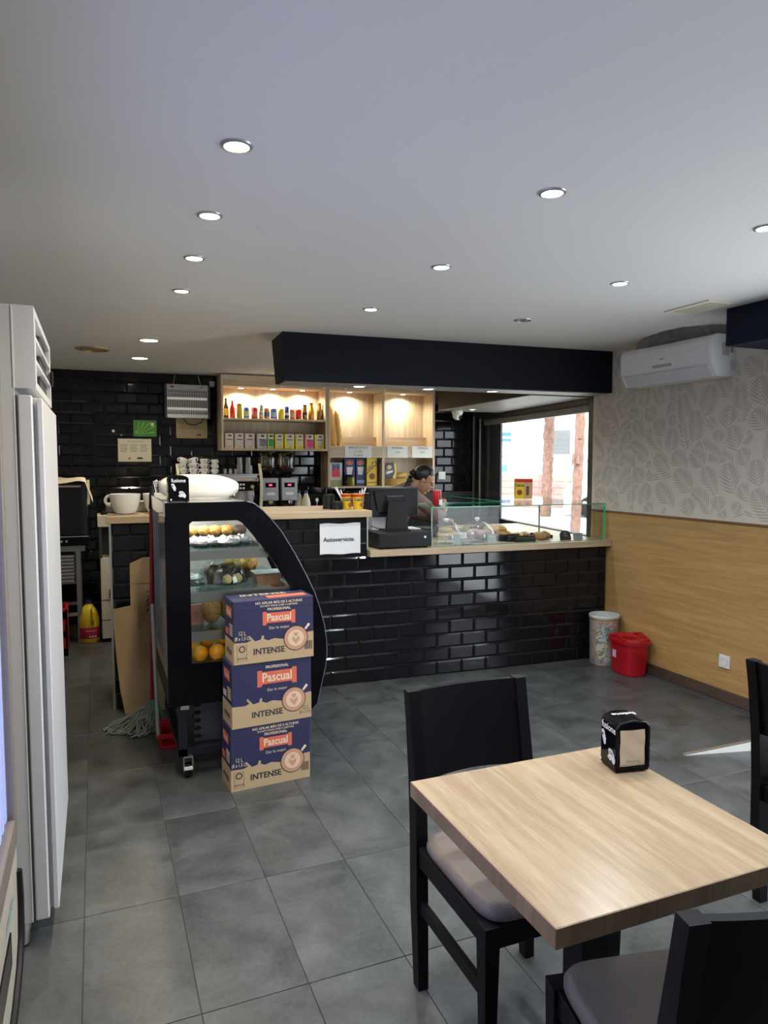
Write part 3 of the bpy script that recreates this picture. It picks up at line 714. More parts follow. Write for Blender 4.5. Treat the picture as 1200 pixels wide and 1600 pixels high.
for i, (x, y, n, l) in enumerate([(1.30, 4.93, 9, 'taller stack of black cup lids on the bar'), (1.345, 4.86, 5, 'shorter stack of black cup lids on the bar')]):
    t = cthing('lid_stack', l, 'cup lids', x, y, 1.225, 'stacks of black lids')
    for k in range(n): B().lathe([(0, .010), (.034, .010), (.038, .002), (.040, 0), (.041, .003), (.038, .010), (.030, .0115), (0, .0115)], 20, (0, 0, k * .0115)).out('lid', m_black, t)

# giant breakfast cups and saucers on the left end of the bar
def big_cup(x, y, label, ang):
    t = cthing('giant_cup', label, 'cup', x, y, 1.225, 'giant white cups on the bar', ang)
    B().lathe([(0, .004), (.045, 0), (.062, .006), (.080, .04), (.092, .085), (.097, .128), (.094, .130), (.088, .085), (.075, .04), (.05, .012), (0, .010)], 32).out('cup_bowl', m_ceramic, t)
    B().tube([(-.090 - .028 * math.sin(a) * 1.1, 0, .088 - .030 * math.cos(a)) for a in [i * math.pi / 10 - .1 for i in range(12)]], .010, 8).out('handle', m_ceramic, t)
    return t
big_cup(-.068, 4.90, 'giant white cup at the open end of the bar', 0.0)
big_cup(.135, 4.90, 'giant white cup half hidden by the red broom handle', 2.6)
for sx, n in ((-.11, 6), (.08, 7)):
    for k in range(n):
        o = B().lathe([(0, .002), (.05, 0), (.085, .009), (.086, .012), (.05, .005), (0, .005)], 24).out('saucer', m_ceramic, loc=PC(sx, 5.08, 1.225 + k * .010))
        tag(o, 'white saucer, %s in the %s stack behind the giant cups' % (['lowest', 'second', 'third', 'fourth', 'fifth', 'sixth', 'seventh'][k], 'left' if sx < 0 else 'right'), 'saucer', 'left saucer stack' if sx < 0 else 'right saucer stack')

cu_ = cthing('cutlery_holder', 'steel cutlery holder full of spoons behind the second giant cup', 'cutlery holder', .15, 5.17, 1.225)
B().lathe([(0, .002), (.034, 0), (.036, .11), (.033, .11), (.031, .005), (0, .005)], 18).out('holder_cup', m_steel, cu_)
q = random.Random(8)
for i in range(9):
    a = i * .7; dx, dy = .02 * math.cos(a), .02 * math.sin(a)
    s_ = B().tube([(dx * .4, dy * .4, .01), (dx * 1.5, dy * 1.5, .165 + q.uniform(0, .02))], .0025, 5); s_.ball((dx * 1.6, dy * 1.6, .19 + q.uniform(-.006, .01)), (.010, .005, .016), 8, 6)
    s_.out('spoon', m_chrome, cu_)
# ================================================================== BACK WALL (tile frame)
bcn = thing('back_counter', 'dark back counter along the tiled wall under the coffee machine', 'counter', (1.6, 6.98, 0))
B().box(-1.05, 1.80, -.28, .30, .08, 1.00).out('cabinet_body', m_charcoal, bcn, smooth=False)
for k in range(5): B().box(-1.03 + k * .565, -.485 + k * .565, -.298, -.28, .12, .98, .003).out('cabinet_door', m_black, bcn, smooth=False)
B().box(-1.05, 1.80, -.25, .30, 0, .08).out('plinth', m_black, bcn, smooth=False)
bwt = tag(B().box(.54, 3.42, 6.68, 7.285, 1.0, 1.04, .003).out('back_worktop', m_steel, smooth=False), 'steel worktop of the back counter under the coffee machine', 'worktop')

# ---- espresso machine
em = thing('espresso_machine', 'cream and steel two-group espresso machine with cups on top', 'coffee machine', (1.09, 6.98, 1.04))
m_ivory = M('ivory_panel', (.74, .68, .50), .3)
B().box(-.36, .36, -.16, .24, .28, .40, .01).out('machine_body', m_steel, em, smooth=False)
B().box(-.36, .36, .02, .24, .03, .28).out('back_panel', m_steel, em, smooth=False)
B().box(-.36, .36, -.22, .20, .025, .055, .004).out('drip_tray', m_steel, em, smooth=False)
B().box(-.34, .36, -.185, -.16, .245, .335, .004).out('button_panel', m_blackgl, em, smooth=False)
B().box(-.36, .36, -.20, -.155, .335, .375, .006).out('top_rail', m_chrome, em, smooth=False)
for k in range(5):
    for r_ in range(2): B().box(.10 + k * .028, .118 + k * .028, -.189, -.184, .262 + r_ * .035, .280 + r_ * .035).out('button', m_whitep, em, smooth=False)
b = B(); b.cyl((.30, -.21, .285), (.30, -.185, .285), .018, n=14); b.out('steam_knob', m_chrome, em)
B().box(-.37, .37, -.19, .22, .395, .405).out('cup_shelf', m_steel, em, smooth=False)
for sx in (-1, 1):
    pts = [(-.22, .0), (-.20, .10), (-.235, .22), (-.24, .33), (-.20, .42), (-.14, .50), (-.12, .505), (-.165, .42), (-.205, .33), (-.20, .22), (-.165, .10), (-.185, .0)]
    B().prism(pts, 'x', sx * .385 - .012, sx * .385 + .012).out('side_cheek', m_ivory, em)
for gx in (-.17, .12):
    B().lathe([(0, 0), (.034, 0), (.036, .05), (.030, .07), (0, .07)], 18, (gx, -.12, .20)).out('group_head', m_chrome, em)
    pf = B().lathe([(0, 0), (.03, 0), (.034, .03), (0, .03)], 16, (gx, -.12, .165)).out('portafilter', m_chrome, em)
    B().tube([(gx, -.15, .178), (gx, -.26, .172)], [.010, .014], 10).out('handle', m_black, pf)
B().tube([(.31, -.19, .26), (.31, -.23, .20), (.30, -.22, .10)], .006, 8).out('steam_wand', m_chrome, em)
for sx in (-.3, .3):
    for sy in (-.15, .15): B().cyl((sx, sy, 0), (sx, sy, .03), .02, n=10).out('foot', m_black, em)
# cups on the machine
cupb = B().lathe([(0, .003), (.020, 0), (.023, .003), (.036, .03), (.038, .052), (.0355, .052), (.032, .03), (.018, .007), (0, .007)], 20)
proto = thing('espresso_cup', 'x', 'cup', (0, 0, -5), 0, 'cups piled on the espresso machine')
cupb.out('cup_bowl', m_ceramic, proto)
B().tube([(.034 + .018 * math.sin(a), 0, .030 - .016 * math.cos(a)) for a in [i * math.pi / 7 for i in range(8)]], .004, 6).out('handle', m_ceramic, proto)
b = B(); b.lathe([(0, 0), (.008, 0)], 10); b.xf(Matrix.Translation((0, -.0365, .034)) @ Matrix.Rotation(R(82), 4, 'X')); b.out('cup_emblem', m_greyp, proto)
cols = ['first', 'second', 'third', 'fourth']; lev = ['bottom', 'middle', 'top']
n = 0
for c in range(4):
    for l in range(3):
        x = .755 + c * .098; z = 1.446 + l * .046; tilt = [0, R(8), R(20)][l] if c < 2 else 0
        lab = '%s cup of the %s column from the left on the coffee machine' % (lev[l], cols[c])
        if n == 0: o = proto; o['label'] = lab; o.location = (x, 6.86, z)
        else: o = dup(proto, (x, 6.86, z), None, lab)
        o.rotation_euler = (0, -tilt, R([15, -20, 5, 30][c]) + (math.pi if (l == 2 and c == 0) else 0)); s = [1.12, 1.12, 1.02, .9][c]; o.scale = (s, s, s)
        n += 1
gproto = None
for i, (x, y, z, s, lab) in enumerate([(1.30, 6.93, 1.446, 1, 'lower left tall glass on the coffee machine'), (1.385, 6.93, 1.446, 1, 'lower right tall glass on the coffee machine'), (1.30, 6.93, 1.534, .8, 'upper left tall glass on the coffee machine'), (1.385, 6.93, 1.534, .8, 'upper right tall glass on the coffee machine'),
        (1.15, 6.87, 1.446, .55, 'small shot glass next to the cups'), (1.20, 6.87, 1.446, .55, 'middle small shot glass on the coffee machine'), (1.25, 6.87, 1.446, .55, 'small shot glass next to the tall glasses')]):
    b = B().lathe([(0, .004), (.028, 0), (.032, .088), (.030, .088), (.026, .008), (0, .008)], 18)
    o = b.out('drinking_glass', M('bar_glass', (.75, .75, .72), .12, var=.03, trans=.75), loc=(x, y, z)); o.scale = (s * .95, s * .95, s)
    tag(o, lab, 'glass', 'glasses on the coffee machine')
# ---- grinders
def grinder(x, label):
    t = thing('coffee_grinder', label, 'coffee grinder', (x, 6.95, 1.04), 0, 'coffee grinders')
    B().box(-.078, .078, -.02, .14, .0, .36, .008).out('grinder_body', m_black, t, smooth=False)
    B().box(-.080, .080, -.10, -.02, .14, .365, .006).out('front_panel', M('silver_paint', (.36, .36, .37), .35, .3), t, smooth=False)
    B().box(-.078, .078, -.14, .10, 0, .025, .006).out('grinder_base', m_black, t, smooth=False)
    B().box(-.052, .052, -.103, -.099, .272, .318).out('display', m_blackgl, t, smooth=False)
    B().box(-.018, .014, -.1045, -.103, .288, .304).out('display_digits', M('red_led', (.9, .05, .08), .4, emit=(1, .06, .12), estr=3), t, smooth=False)
    B().box(-.040, .040, -.1035, -.099, .198, .222).out('maker_plate', m_whitep, t, smooth=False)
    b = B(); b.tube([(0, -.10, .12), (0, -.115, .15)], .026, 14); b.out('spout', m_chrome, t)
    B().tube([(-.05, -.06, .09), (-.05, -.13, .085), (0, -.16, .083), (.05, -.13, .085), (.05, -.06, .09)], .006, 6).out('portafilter_fork', m_chrome, t)
    B().lathe([(.04, .36), (.06, .38), (.075, .395), (.03, .41)], 20, (0, .03, 0)).out('hopper_collar', m_black, t)
    b = B().lathe([(.045, .40), (.080, .435), (.086, .45), (.086, .605), (.083, .612)], 24, (0, .03, 0)); b.out('bean_hopper', glass('smoked_plastic', (.80, .70, .56), 2.2), t)
    b = B().lathe([(0, .42), (.06, .430), (.076, .448), (.05, .470), (0, .480)], 20, (0, .03, 0)); b.out('coffee_beans', M('coffee_beans', (.06, .025, .012), .5, var=.6, scale=160, bump=1.0, bscale=120), t)
    B().lathe([(.087, .61), (.089, .625), (0, .63)], 24, (0, .03, 0)).out('hopper_lid', m_black, t)
    return t
grinder(1.585, 'left coffee grinder beside the espresso machine')
grinder(1.775, 'right coffee grinder next to the milk bottles')
def milk(x, y, label):
    t = thing('milk_bottle', label, 'bottle', (x, y, 1.04), 0, 'milk bottles behind the bar')
    B().lathe([(0, .0), (.042, .002), (.044, .02), (.044, .11), (.036, .15), (.016, .205), (.015, .215)], 20).out('bottle_body', M('milk_plastic', (.74, .68, .52), .4), t)
    B().lathe([(.018, .212), (.018, .235), (0, .237)], 16).out('bottle_cap', M('blue_cap', (.03, .05, .30), .4), t)
    B().lathe([(.0447, .01), (.0449, .012), (.0449, .03), (.0447, .032)], 20).out('red_band', m_red, t)
milk(1.945, 6.86, 'white milk bottle with blue cap in front of the tiles')
milk(1.885, 6.92, 'white milk bottle half hidden by the grinder')
sp = thing('serving_spoon', 'white spoon standing in a holder behind the bar', 'spoon', (2.06, 6.88, 1.04))
B().tube([(0, 0, 0), (0.005, 0, .12)], .004, 6).out('spoon_handle', m_ceramic, sp); B().ball((.004, 0, .138), (.016, .006, .022), 10, 6).out('spoon_bowl', m_ceramic, sp)
B().lathe([(0, 0), (.05, 0), (.055, .012), (.05, .012), (0, .006)], 18).out('spoon_rest', m_steel, sp)
bb_ = thing('black_bag', 'black bag slumped on the back counter below the shelf', 'bag', (2.20, 6.95, 1.04))
B().ball((0, 0, .085), (.10, .09, .115), 14, 9, lambda v: Vector((v.x * (1 + .10 * math.sin(14 * v.z)), v.y, max(v.z, -.085) * (1 + .15 * math.sin(20 * v.x))))).out('bag_body', m_black, bb_)
B().tube([(-.05, 0, .17), (-.02, 0, .26), (.03, 0, .26), (.05, 0, .17)], .008, 6).out('bag_handle', m_black, bb_)
db = thing('counter_appliance', 'dark square appliance on the back counter under the bread shelf', 'appliance', (2.55, 6.98, 1.04))
B().box(-.17, .17, -.14, .14, .01, .22, .012, 2).out('appliance_case', m_blackgl, db, smooth=False)
B().box(-.15, .15, -.143, -.139, .03, .19, .004).out('appliance_door', m_black, db, smooth=False)
B().box(-.12, .12, -.160, -.143, .195, .205, .002).out('appliance_handle', m_grey, db, smooth=False)

# ---- wall shelves
sl = thing('drinks_shelf', 'pale oak wall shelf with drinks above and tea boxes below', 'wall shelf', (1.68, 7.155, 1.673))
def sb(name, x0, x1, y0, y1, z0, z1, mat=None, par=None, o_=(-1.68, -7.155, -1.673)):
    return B().box(x0, x1, y0, y1, z0, z1, .001).out(name, mat or m_shelf, par, o_, smooth=False)
sb('side_panel', 1.147, 1.167, 7.02, 7.288, 1.673, 2.41, None, sl)
sb('side_panel', 2.202, 2.224, 7.02, 7.288, 1.673, 2.30, None, sl)
sb('back_board', 1.167, 2.202, 7.275, 7.288, 1.695, 2.30, None, sl)
sb('bottom_board', 1.167, 2.202, 7.02, 7.275, 1.673, 1.695, m_shelfh, sl)
sb('shelf_board', 1.167, 2.202, 7.02, 7.275, 1.970, 1.991, m_shelfh, sl)
sb('top_board', 1.167, 2.202, 7.036, 7.275, 2.298, 2.318, m_shelfh, sl)
sb('fascia_board', 1.167, 2.224, 7.02, 7.036, 2.298, 2.41, m_shelfh, sl)
sr = thing('bread_shelf', 'pale oak wall shelf with baguettes and price notices', 'wall shelf', (2.84, 7.155, 1.288))
o2 = (-2.84, -7.155, -1.288)
for x0, x1 in ((2.227, 2.251), (2.827, 2.856), (3.425, 3.45)): sb('side_panel', x0, x1, 7.02, 7.288, 1.288, 2.30, None, sr, o2)
for x0, x1 in ((2.251, 2.827), (2.856, 3.425)):
    sb('back_board', x0, x1, 7.275, 7.288, 1.308, 2.30, None, sr, o2)
    sb('bottom_board', x0, x1, 7.02, 7.275, 1.288, 1.308, m_shelfh, sr, o2)
    sb('front_band', x0, x1, 7.02, 7.036, 1.606, 1.727, m_shelfh, sr, o2)
    sb('shelf_board', x0, x1, 7.036, 7.275, 1.70, 1.72, m_shelfh, sr, o2)
    sb('rear_ledge', x0, x1, 7.19, 7.205, 1.72, 1.83, m_shelfh, sr, o2)
    sb('top_board', x0, x1, 7.036, 7.275, 2.298, 2.318, m_shelfh, sr, o2)
sb('fascia_board', 2.226, 3.45, 7.02, 7.036, 2.302, 2.41, m_shelfh, sr, o2)
for x in (1.195, 1.75, 2.19): B().lathe([(.009, 0), (.008, -.004), (0, -.005)], 10).xf(Matrix.Rotation(R(-90), 4, 'X')).out('screw_cap', m_whitep, sl, (x - 1.68, 7.0195 - 7.155, 2.375 - 1.673 - (.0 if x < 1.3 else .06)))
for x in (2.42, 2.86, 3.2): B().lathe([(.009, 0), (.008, -.004), (0, -.005)], 10).xf(Matrix.Rotation(R(-90), 4, 'X')).out('screw_cap', m_whitep, sr, (x - 2.84, 7.0195 - 7.155, 2.315 - 1.288))
for n_, x in zip(['left', 'middle', 'right'], (1.37, 1.69, 2.0)): downlight(x, 7.16, 2.298, 'soft', '%s small spotlight in the top of the drinks shelf' % n_, .030, 6.0, grp='shelf spotlights')
for n_, x in zip(['left', 'right'], (2.515, 3.127)): downlight(x, 7.16, 2.298, 'soft', '%s small spotlight in the top of the bread shelf' % n_, .030, 6.0, grp='shelf spotlights')

# drinks on the upper shelf
def bottle(x, z, r, hh, body, capm, labm, label, neck=.35, grp='bottles on the drinks shelf'):
    t = thing('drink_bottle', label, 'bottle', (x, 7.12, z), 0, grp)
    B().lathe([(0, .002), (r * .9, 0), (r, .006), (r, hh * .52), (r * .85, hh * .60), (r * neck * 1.2, hh * .76), (r * neck, hh * .93)], 18).out('bottle_body', body, t)
    B().lathe([(r * neck * 1.15, hh * .92), (r * neck * 1.18, hh), (0, hh)], 14).out('bottle_cap', capm, t)
    if labm: B().lathe([(r + .0004, hh * .15), (r + .0008, hh * .16), (r + .0008, hh * .48), (r + .0004, hh * .49)], 18).out('paper_label', labm, t)
    return t
ZA = 1.991
def pm_(n, c, r=.35, me=.2): return M('print_' + n, c, r, me, var=.12, scale=60)
bottle(1.209, ZA, .024, .195, M('brown_glass', (.10, .035, .01), .1), m_black, pm_('yellow_label', (.75, .50, .05)), 'brown beer bottle with yellow label at the left of the shelf')
bottle(1.272, ZA, .025, .182, M('red_drink', (.75, .03, .02), .12), m_whitep, None, 'bright red bottle next to the brown beer bottle')
can(1.341, 7.12, ZA, .027, .147, [pm_('olive', (.52, .45, .03))], 'tall olive yellow can beside the red bottle', grp='cans on the drinks shelf', frame=False)
cans = [(1.411, .029, .113, (.12, .28, .50), (.70, .72, .30), 'blue and yellow can right of the tall olive can'), (1.492, .032, .113, (.48, .05, .06), (.60, .20, .18), 'red can left of the silver stack'),
        (1.56, .023, .075, (.45, .43, .38), (.70, .66, .55), 'lower silver can of the stacked pair'), (1.618, .029, .11, (.70, .38, .08), (.10, .12, .35), 'orange and blue can right of the silver stack'),
        (1.687, .033, .108, (.08, .16, .50), (.30, .45, .70), 'blue can right of the orange and blue can'), (1.763, .030, .108, (.80, .62, .02), None, 'plain yellow can in the middle of the shelf'),
        (1.823, .023, .065, (.55, .57, .62), (.03, .03, .25), 'lower blue and silver slim can'), (1.883, .028, .105, (.72, .30, .10), (.75, .55, .42), 'orange can right of the slim cans'), (1.947, .032, .106, (.58, .03, .03), None, 'red can next to the black labelled bottle')]
for i, (x, r, hh, c1, c2, l) in enumerate(cans):
    can(x, 7.12, ZA, r, hh, [pm_('can%d' % i, c1)] + ([pm_('band%d' % i, c2)] if c2 else []), l, grp='cans on the drinks shelf', frame=False)
can(1.56, 7.12, ZA + .075, .022, .070, [pm_('can2', (0, 0, 0))], 'upper silver can of the stacked pair', grp='cans on the drinks shelf', frame=False)
can(1.823, 7.12, ZA + .065, .022, .068, [pm_('navy_can', (.03, .03, .25))], 'upper dark blue slim can', grp='cans on the drinks shelf', frame=False)
bl = bottle(2.012, ZA, .026, .155, M('dark_coffee_drink', (.30, .20, .04), .2), m_black, pm_('black_label', (.03, .025, .02)), 'small bottle with black label numbered 25', .7)
text('25', .034, M('gold_ink', (.75, .55, .15), .5), bl, (0, -.0275, .036), bold=.001)
bottle(2.080, ZA, .031, .175, M('orange_juice', (.72, .30, .03), .2), m_red, None, 'orange juice bottle with red cap', .5)
bottle(2.170, ZA, .030, .175, M('cocoa_drink', (.30, .15, .05), .2), m_red, None, 'brown cocoa milk bottle with red cap at the right', .5)
# tea boxes
tea = [(1.225, .087, 0), (1.323, .092, 0), (1.427, .099, 0), (1.549, .10, 1), (1.637, .066, 2), (1.725, .090, 3), (1.831, .103, 3), (1.935, .086, 3), (2.038, .096, 4), (2.146, .103, 3)]
tl = ['leftmost blush pink tea box', 'second blush pink tea box', 'third blush pink tea box', 'grey and white patterned tea box', 'narrow green and lime tea box', 'yellow tea box beside the green one', 'yellow tea box in the middle of the yellow three', 'yellow tea box left of the pink one', 'hot pink patterned tea box', 'rightmost yellow tea box']
tb = [(.66, .50, .44), (.50, .50, .47), (.50, .58, .08), (.82, .68, .03), (.72, .22, .28)]
ta = [(.66, .50, .44), (.20, .20, .21), (.04, .30, .10), (.80, .66, .03), (.70, .06, .18)]
for (x, w_, k), l in zip(tea, tl):
    t = thing('tea_box', l + ' on the lower shelf', 'tea box', (x, 7.10, 1.695), 0, 'tea boxes on the lower shelf')
    w_ -= .004
    B().box(-w_ / 2, w_ / 2, -.045, .045, 0, .148, .001).out('carton_body', pm_('tea%d' % k, tb[k], .55, 0), t, smooth=False)
    B().box(-.02 if k in (1, 2, 4) else -w_ * .28, w_ * .48 if k in (1, 2, 4) else w_ * .28, -.0456, -.045, .025, .09).out('printed_panel', pm_('teap%d' % k, ta[k] if k in (1, 2, 4) else (.62, .58, .52), .55, 0), t, smooth=False)
    B().box(-w_ * .3, w_ * .48, -.0458, -.045, .092, .146).out('printed_header', pm_('teah', (.70, .66, .58), .55, 0), t, smooth=False)
    b = B(); b.lathe([(0, 0), (.020, 0)], 14, sy=.55); b.xf(Matrix.Translation((w_ * .08, -.0462, .124)) @ Matrix.Rotation(R(90), 4, 'X')); b.out('leaf_logo', pm_('teal%d' % (k in (1, 2, 4)), (.25, .08, .05) if k not in (1, 2, 4) else (.04, .04, .04), .55, 0), t, smooth=False)
    B().box(-w_ * .28, w_ * .35, -.0462, -.0458, .086, .094).out('printed_stripe', m_ink, t, smooth=False)
    b = B(); b.lathe([(.007, 0), (.0095, 0), (.0095, .0006), (.007, .0006)], 12); b.xf(Matrix.Translation((w_ * .1, -.046, .017)) @ Matrix.Rotation(R(90), 4, 'X')); b.out('round_seal', m_ink, t, smooth=False)
# baguettes
m_bag = M('baguette_crust', (.66, .40, .14), .65, var=.30, scale=26, bump=.5, bscale=30)
for i, (x0, x1, zt, r) in enumerate([(2.272, 2.285, 2.13, .025), (2.325, 2.290, 2.145, .040), (2.385, 2.352, 2.10, .037)]):
    b = B(); n = 14
    b.tube([(x0 + (x1 - x0) * k / n, 7.11 + .03 * k / n, 1.727 + (zt - 1.727) * k / n) for k in range(n + 1)], [r * (.45 if k in (0, n) else .85 if k in (1, n - 1) else 1.0 + .05 * math.sin(k * 2.1)) for k in range(n + 1)], 12)
    o = b.out('baguette', m_bag, ang=70)
    tag(o, ['leftmost baguette leaning against the shelf side', 'tallest baguette in the middle of the three', 'rightmost baguette of the three'][i], 'baguette', 'baguettes in the bread shelf')
# price notices on the band
for i, (x0, x1, lines, l) in enumerate([(2.409, 2.707, ['BAGUETTE PLUS', '1 x 1,10 €', '2 x 2,00 €'], 'wide BAGUETTE price notice under the baguettes'), (2.887, 3.122, ['INTEGRAL', '1,20 €'], 'INTEGRAL price notice on the bread shelf'), (3.175, 3.418, ['CEREALES', '1,20 €'], 'CEREALES price notice on the bread shelf')]):
    t = thing('price_notice', l, 'notice', ((x0 + x1) / 2, 7.018, 1.606), 0, 'paper price notices on the bread shelf')
    w_ = (x1 - x0) / 2
    B().box(-w_, w_, -.002, 0, 0, .126).out('paper', M('laminated_paper', (.72, .71, .66), .3, var=.03), t, smooth=False)
    for k, s in enumerate(lines): text(s, .034 if k == 0 else .028, m_ink, t, (0, -.0028, .104 - k * (.040 if len(lines) > 2 else .045)), sx=.85)
# things in the lower compartments
ZB = 1.308
def carton(name, x0, x1, z1, y, mat, label, cat, grp=None, d=.05):
    t = thing(name, label, cat, ((x0 + x1) / 2, y, ZB), 0, grp)
    w_ = (x1 - x0) / 2
    B().box(-w_, w_, -d / 2, d / 2, 0, z1 - ZB, .001).out('carton_body', mat, t, smooth=False)
    return t
t = carton('flyer_card', 2.268, 2.405, 1.553, 7.10, M('pale_card', (.66, .62, .58), .5), 'white flyer card with a red and blue picture', 'flyer', d=.006)
B().box(-.042, .042, -.0036, -.003, .155, .235).out('printed_panel', M('blue_print', (.03, .13, .36), .5), t, smooth=False)
b = B(); b.prism([(-.045, .10), (.045, .10), (.045, .15), (.0, .205), (-.045, .15)], 'y', -.0042, -.0036); b.out('printed_figure', M('red_flyer_print', (.70, .07, .08), .5), t, smooth=False)
B().box(-.068, .068, -.0036, -.003, .0, .065).out('printed_strip', M('olive_print', (.36, .36, .18), .5), t, smooth=False)
text('RACE', .034, m_red, t, (0, -.0048, .10), sx=.8); text('Nº 4', .022, m_inkw, t, (0, -.0045, .222))
m_paqn = M('navy_carton', (.02, .03, .13), .45)
for i, (x0, x1) in enumerate([(2.434, 2.552), (2.566, 2.667)]):
    t = carton('cocoa_carton', x0, x1, 1.597, 7.13, m_paqn, ['left navy cocoa carton on the bread shelf', 'right navy cocoa carton next to the yellow one'][i], 'carton', 'navy cocoa cartons')
    b = B(); b.lathe([(0, 0), (.034, 0)], 18, sy=.7); b.xf(Matrix.Translation((0, -.0256, .245)) @ Matrix.Rotation(R(90), 4, 'X')); b.out('round_logo', M('red_logo', (.66, .06, .05), .5), t, smooth=False)
    b = B(); b.lathe([(.034, 0), (.038, 0), (.038, .0004), (.034, .0004)], 18, sy=.7); b.xf(Matrix.Translation((0, -.0256, .245)) @ Matrix.Rotation(R(90), 4, 'X')); b.out('logo_rim', M('gold_rim', (.75, .6, .2), .5), t, smooth=False)
    text('Paq', .026, m_inkw, t, (0, -.0262, .244), sx=.8)
    B().prism([(-.03, .12), (.02, .115), (.036, .20), (-.034, .20)], 'y', -.0258, -.0252).out('printed_cup', m_inkw, t, smooth=False)
    B().box(-.040, .044, -.0258, -.0252, .03, .06).out('printed_stripe', M('pale_blue_print', (.25, .32, .55), .5), t, smooth=False)
jar = thing('pickle_jar', 'glass jar of olives in front of the navy cartons', 'jar', (2.492, 7.065, ZB), 0)
B().lathe([(0, .002), (.038, 0), (.042, .01), (.042, .085), (.036, .10)], 20).out('jar_body', M('olive_brine', (.22, .19, .03), .15), jar); B().lathe([(.044, .096), (.044, .118), (0, .12)], 20).out('jar_lid', m_black, jar)
t = carton('cocoa_carton', 2.676, 2.793, 1.606, 7.10, m_cola, 'tall yellow cocoa carton beside the navy ones on the bread shelf', 'carton')
b = text('ColaCao', .080, m_navy, t, (-.002, -.0262, .205), (R(90), R(-42), 0), sx=.78, bold=.001)
b = B(); b.lathe([(0, 0), (.034, 0)], 18); b.xf(Matrix.Translation((0, -.0258, .10)) @ Matrix.Rotation(R(90), 4, 'X')); b.out('printed_disc', m_brownp, t, smooth=False)
B().box(-.0585, .0585, -.0260, -.0252, .030, .038).out('printed_stripe', m_navy, t, smooth=False)
bs = thing('bread_basket', 'woven straw basket holding the snack bag', 'basket', (3.04, 7.13, ZB))
m_wick = M('wicker', (.58, .36, .12), .7, var=.3, scale=50, bump=.8, bscale=80)
b = B()
for k in range(6):
    b.tube([((.135 + .003 * k) * math.cos(a) * (1 + .02 * math.sin(9 * a + k * math.pi)), (.075 + .002 * k) * math.sin(a) * (1 + .02 * math.sin(9 * a + k * math.pi)), .008 + k * .012) for a in [i * math.pi / 16 for i in range(32)]], .007, 6, closed=True)
b.out('woven_side', m_wick, bs); B().lathe([(0, .004), (.135, .004)], 24, sy=.55).out('basket_base', m_wick, bs)
cbag = thing('snack_bag', 'black and yellow snack bag standing in the basket', 'bag', (2.955, 7.12, ZB + .055), 0)
B().prism([(-.070, 0), (.065, 0), (.075, .06), (.068, .19), (-.068, .19), (-.075, .10)], 'y', -.016, .016).out('bag_body', M('black_foil', (.015, .014, .013), .25, var=.4, bump=.6, bscale=14), cbag)
B().prism([(.02, .0), (.066, 0), (.074, .06), (.067, .186), (.045, .186), (.055, .09)], 'y', -.0175, -.016).out('printed_side', M('yellow_foil', (.70, .55, .03), .3), cbag, smooth=False)
B().ball((-.01, -.016, .14), (.028, .003, .024), 12, 6).out('printed_chip', M('chip_print', (.62, .45, .26), .5), cbag)
B().prism([(-.045, .065), (.03, .085), (.035, .11), (-.04, .095)], 'y', -.0178, -.016).out('printed_banner', m_inkw, cbag, smooth=False)
o = B().ball((0, 0, .0), (.085, .045, .034), 16, 9).out('bread_loaf', m_bag, loc=(3.18, 7.15, ZB + .13), ang=60)
o.rotation_euler = (0, R(-8), 0); tag(o, 'small loaf resting on the basket behind the worker', 'bread')
o.location = (3.10, 7.17, ZB + .105)
# black plugs of wall: switch, notices, insect lamp, camera
sw = thing('light_switch', 'white light switch on the black tiles beside the bread shelf', 'switch', (3.67, 7.285, 1.407))
B().box(-.045, .045, -.012, .005, -.045, .045, .004).out('switch_plate', m_whitep, sw, smooth=False); B().box(-.028, .028, -.017, -.012, -.028, .028, .002).out('rocker', m_ceramic, sw, smooth=False)
def wallpaper_sheet(name, label, x0, x1, z0, z1, mat, cat='notice'):
    t = thing(name, label, cat, ((x0 + x1) / 2, 7.287, (z0 + z1) / 2))
    w_, h_ = (x1 - x0) / 2, (z1 - z0) / 2
    B().box(-w_, w_, -.002, 0.001, -h_, h_).out('paper', mat, t, smooth=False); return t, w_, h_
t, w_, h_ = wallpaper_sheet('wall_notice', 'cream printed notice on the left of the tiled wall', .207, .512, 1.564, 1.784, m_cream)
for c in range(3):
    for k in range(6): B().box(-w_ + .02 + c * .09, -w_ + .09 + c * .09 - (k % 3) * .006, -.0028, -.002, .05 - k * .013, .055 - k * .013).out('printed_line', M('faint_ink', (.30, .27, .20), .7), t, smooth=False)
text('HOJAS DE RECLAMACIONES', .012, m_ink, t, (0, -.003, .085))
B().box(.02, .07, -.0028, -.002, -.085, -.068).out('printed_logo', m_ink, t, smooth=False); B().box(-.06, -.04, -.0028, -.002, -.085, -.072).out('printed_logo', m_red, t, smooth=False)
t, w_, h_ = wallpaper_sheet('wall_notice', 'brown paper notice hanging under the insect lamp', .749, 1.049, 1.795, 2.02, M('tan_paper', (.40, .32, .19), .8))
for k in range(5): B().box(-w_ + .02, w_ - .03 - (k % 2) * .05, -.0028, -.002, .045 - k * .016, .050 - k * .016).out('printed_line', M('brown_ink', (.20, .15, .08), .7), t, smooth=False)
B().box(.05, .09, -.0028, -.002, -.085, -.070).out('printed_logo', m_ink, t, smooth=False)
t, w_, h_ = wallpaper_sheet('leaf_postcard', 'green leaf postcard on the tiled wall above the notice', .35, .565, 1.807, 1.964, M('green_print', (.05, .24, .03), .45, var=.4, scale=14), 'postcard')
m_lime = M('lime_print', (.45, .55, .08), .5)
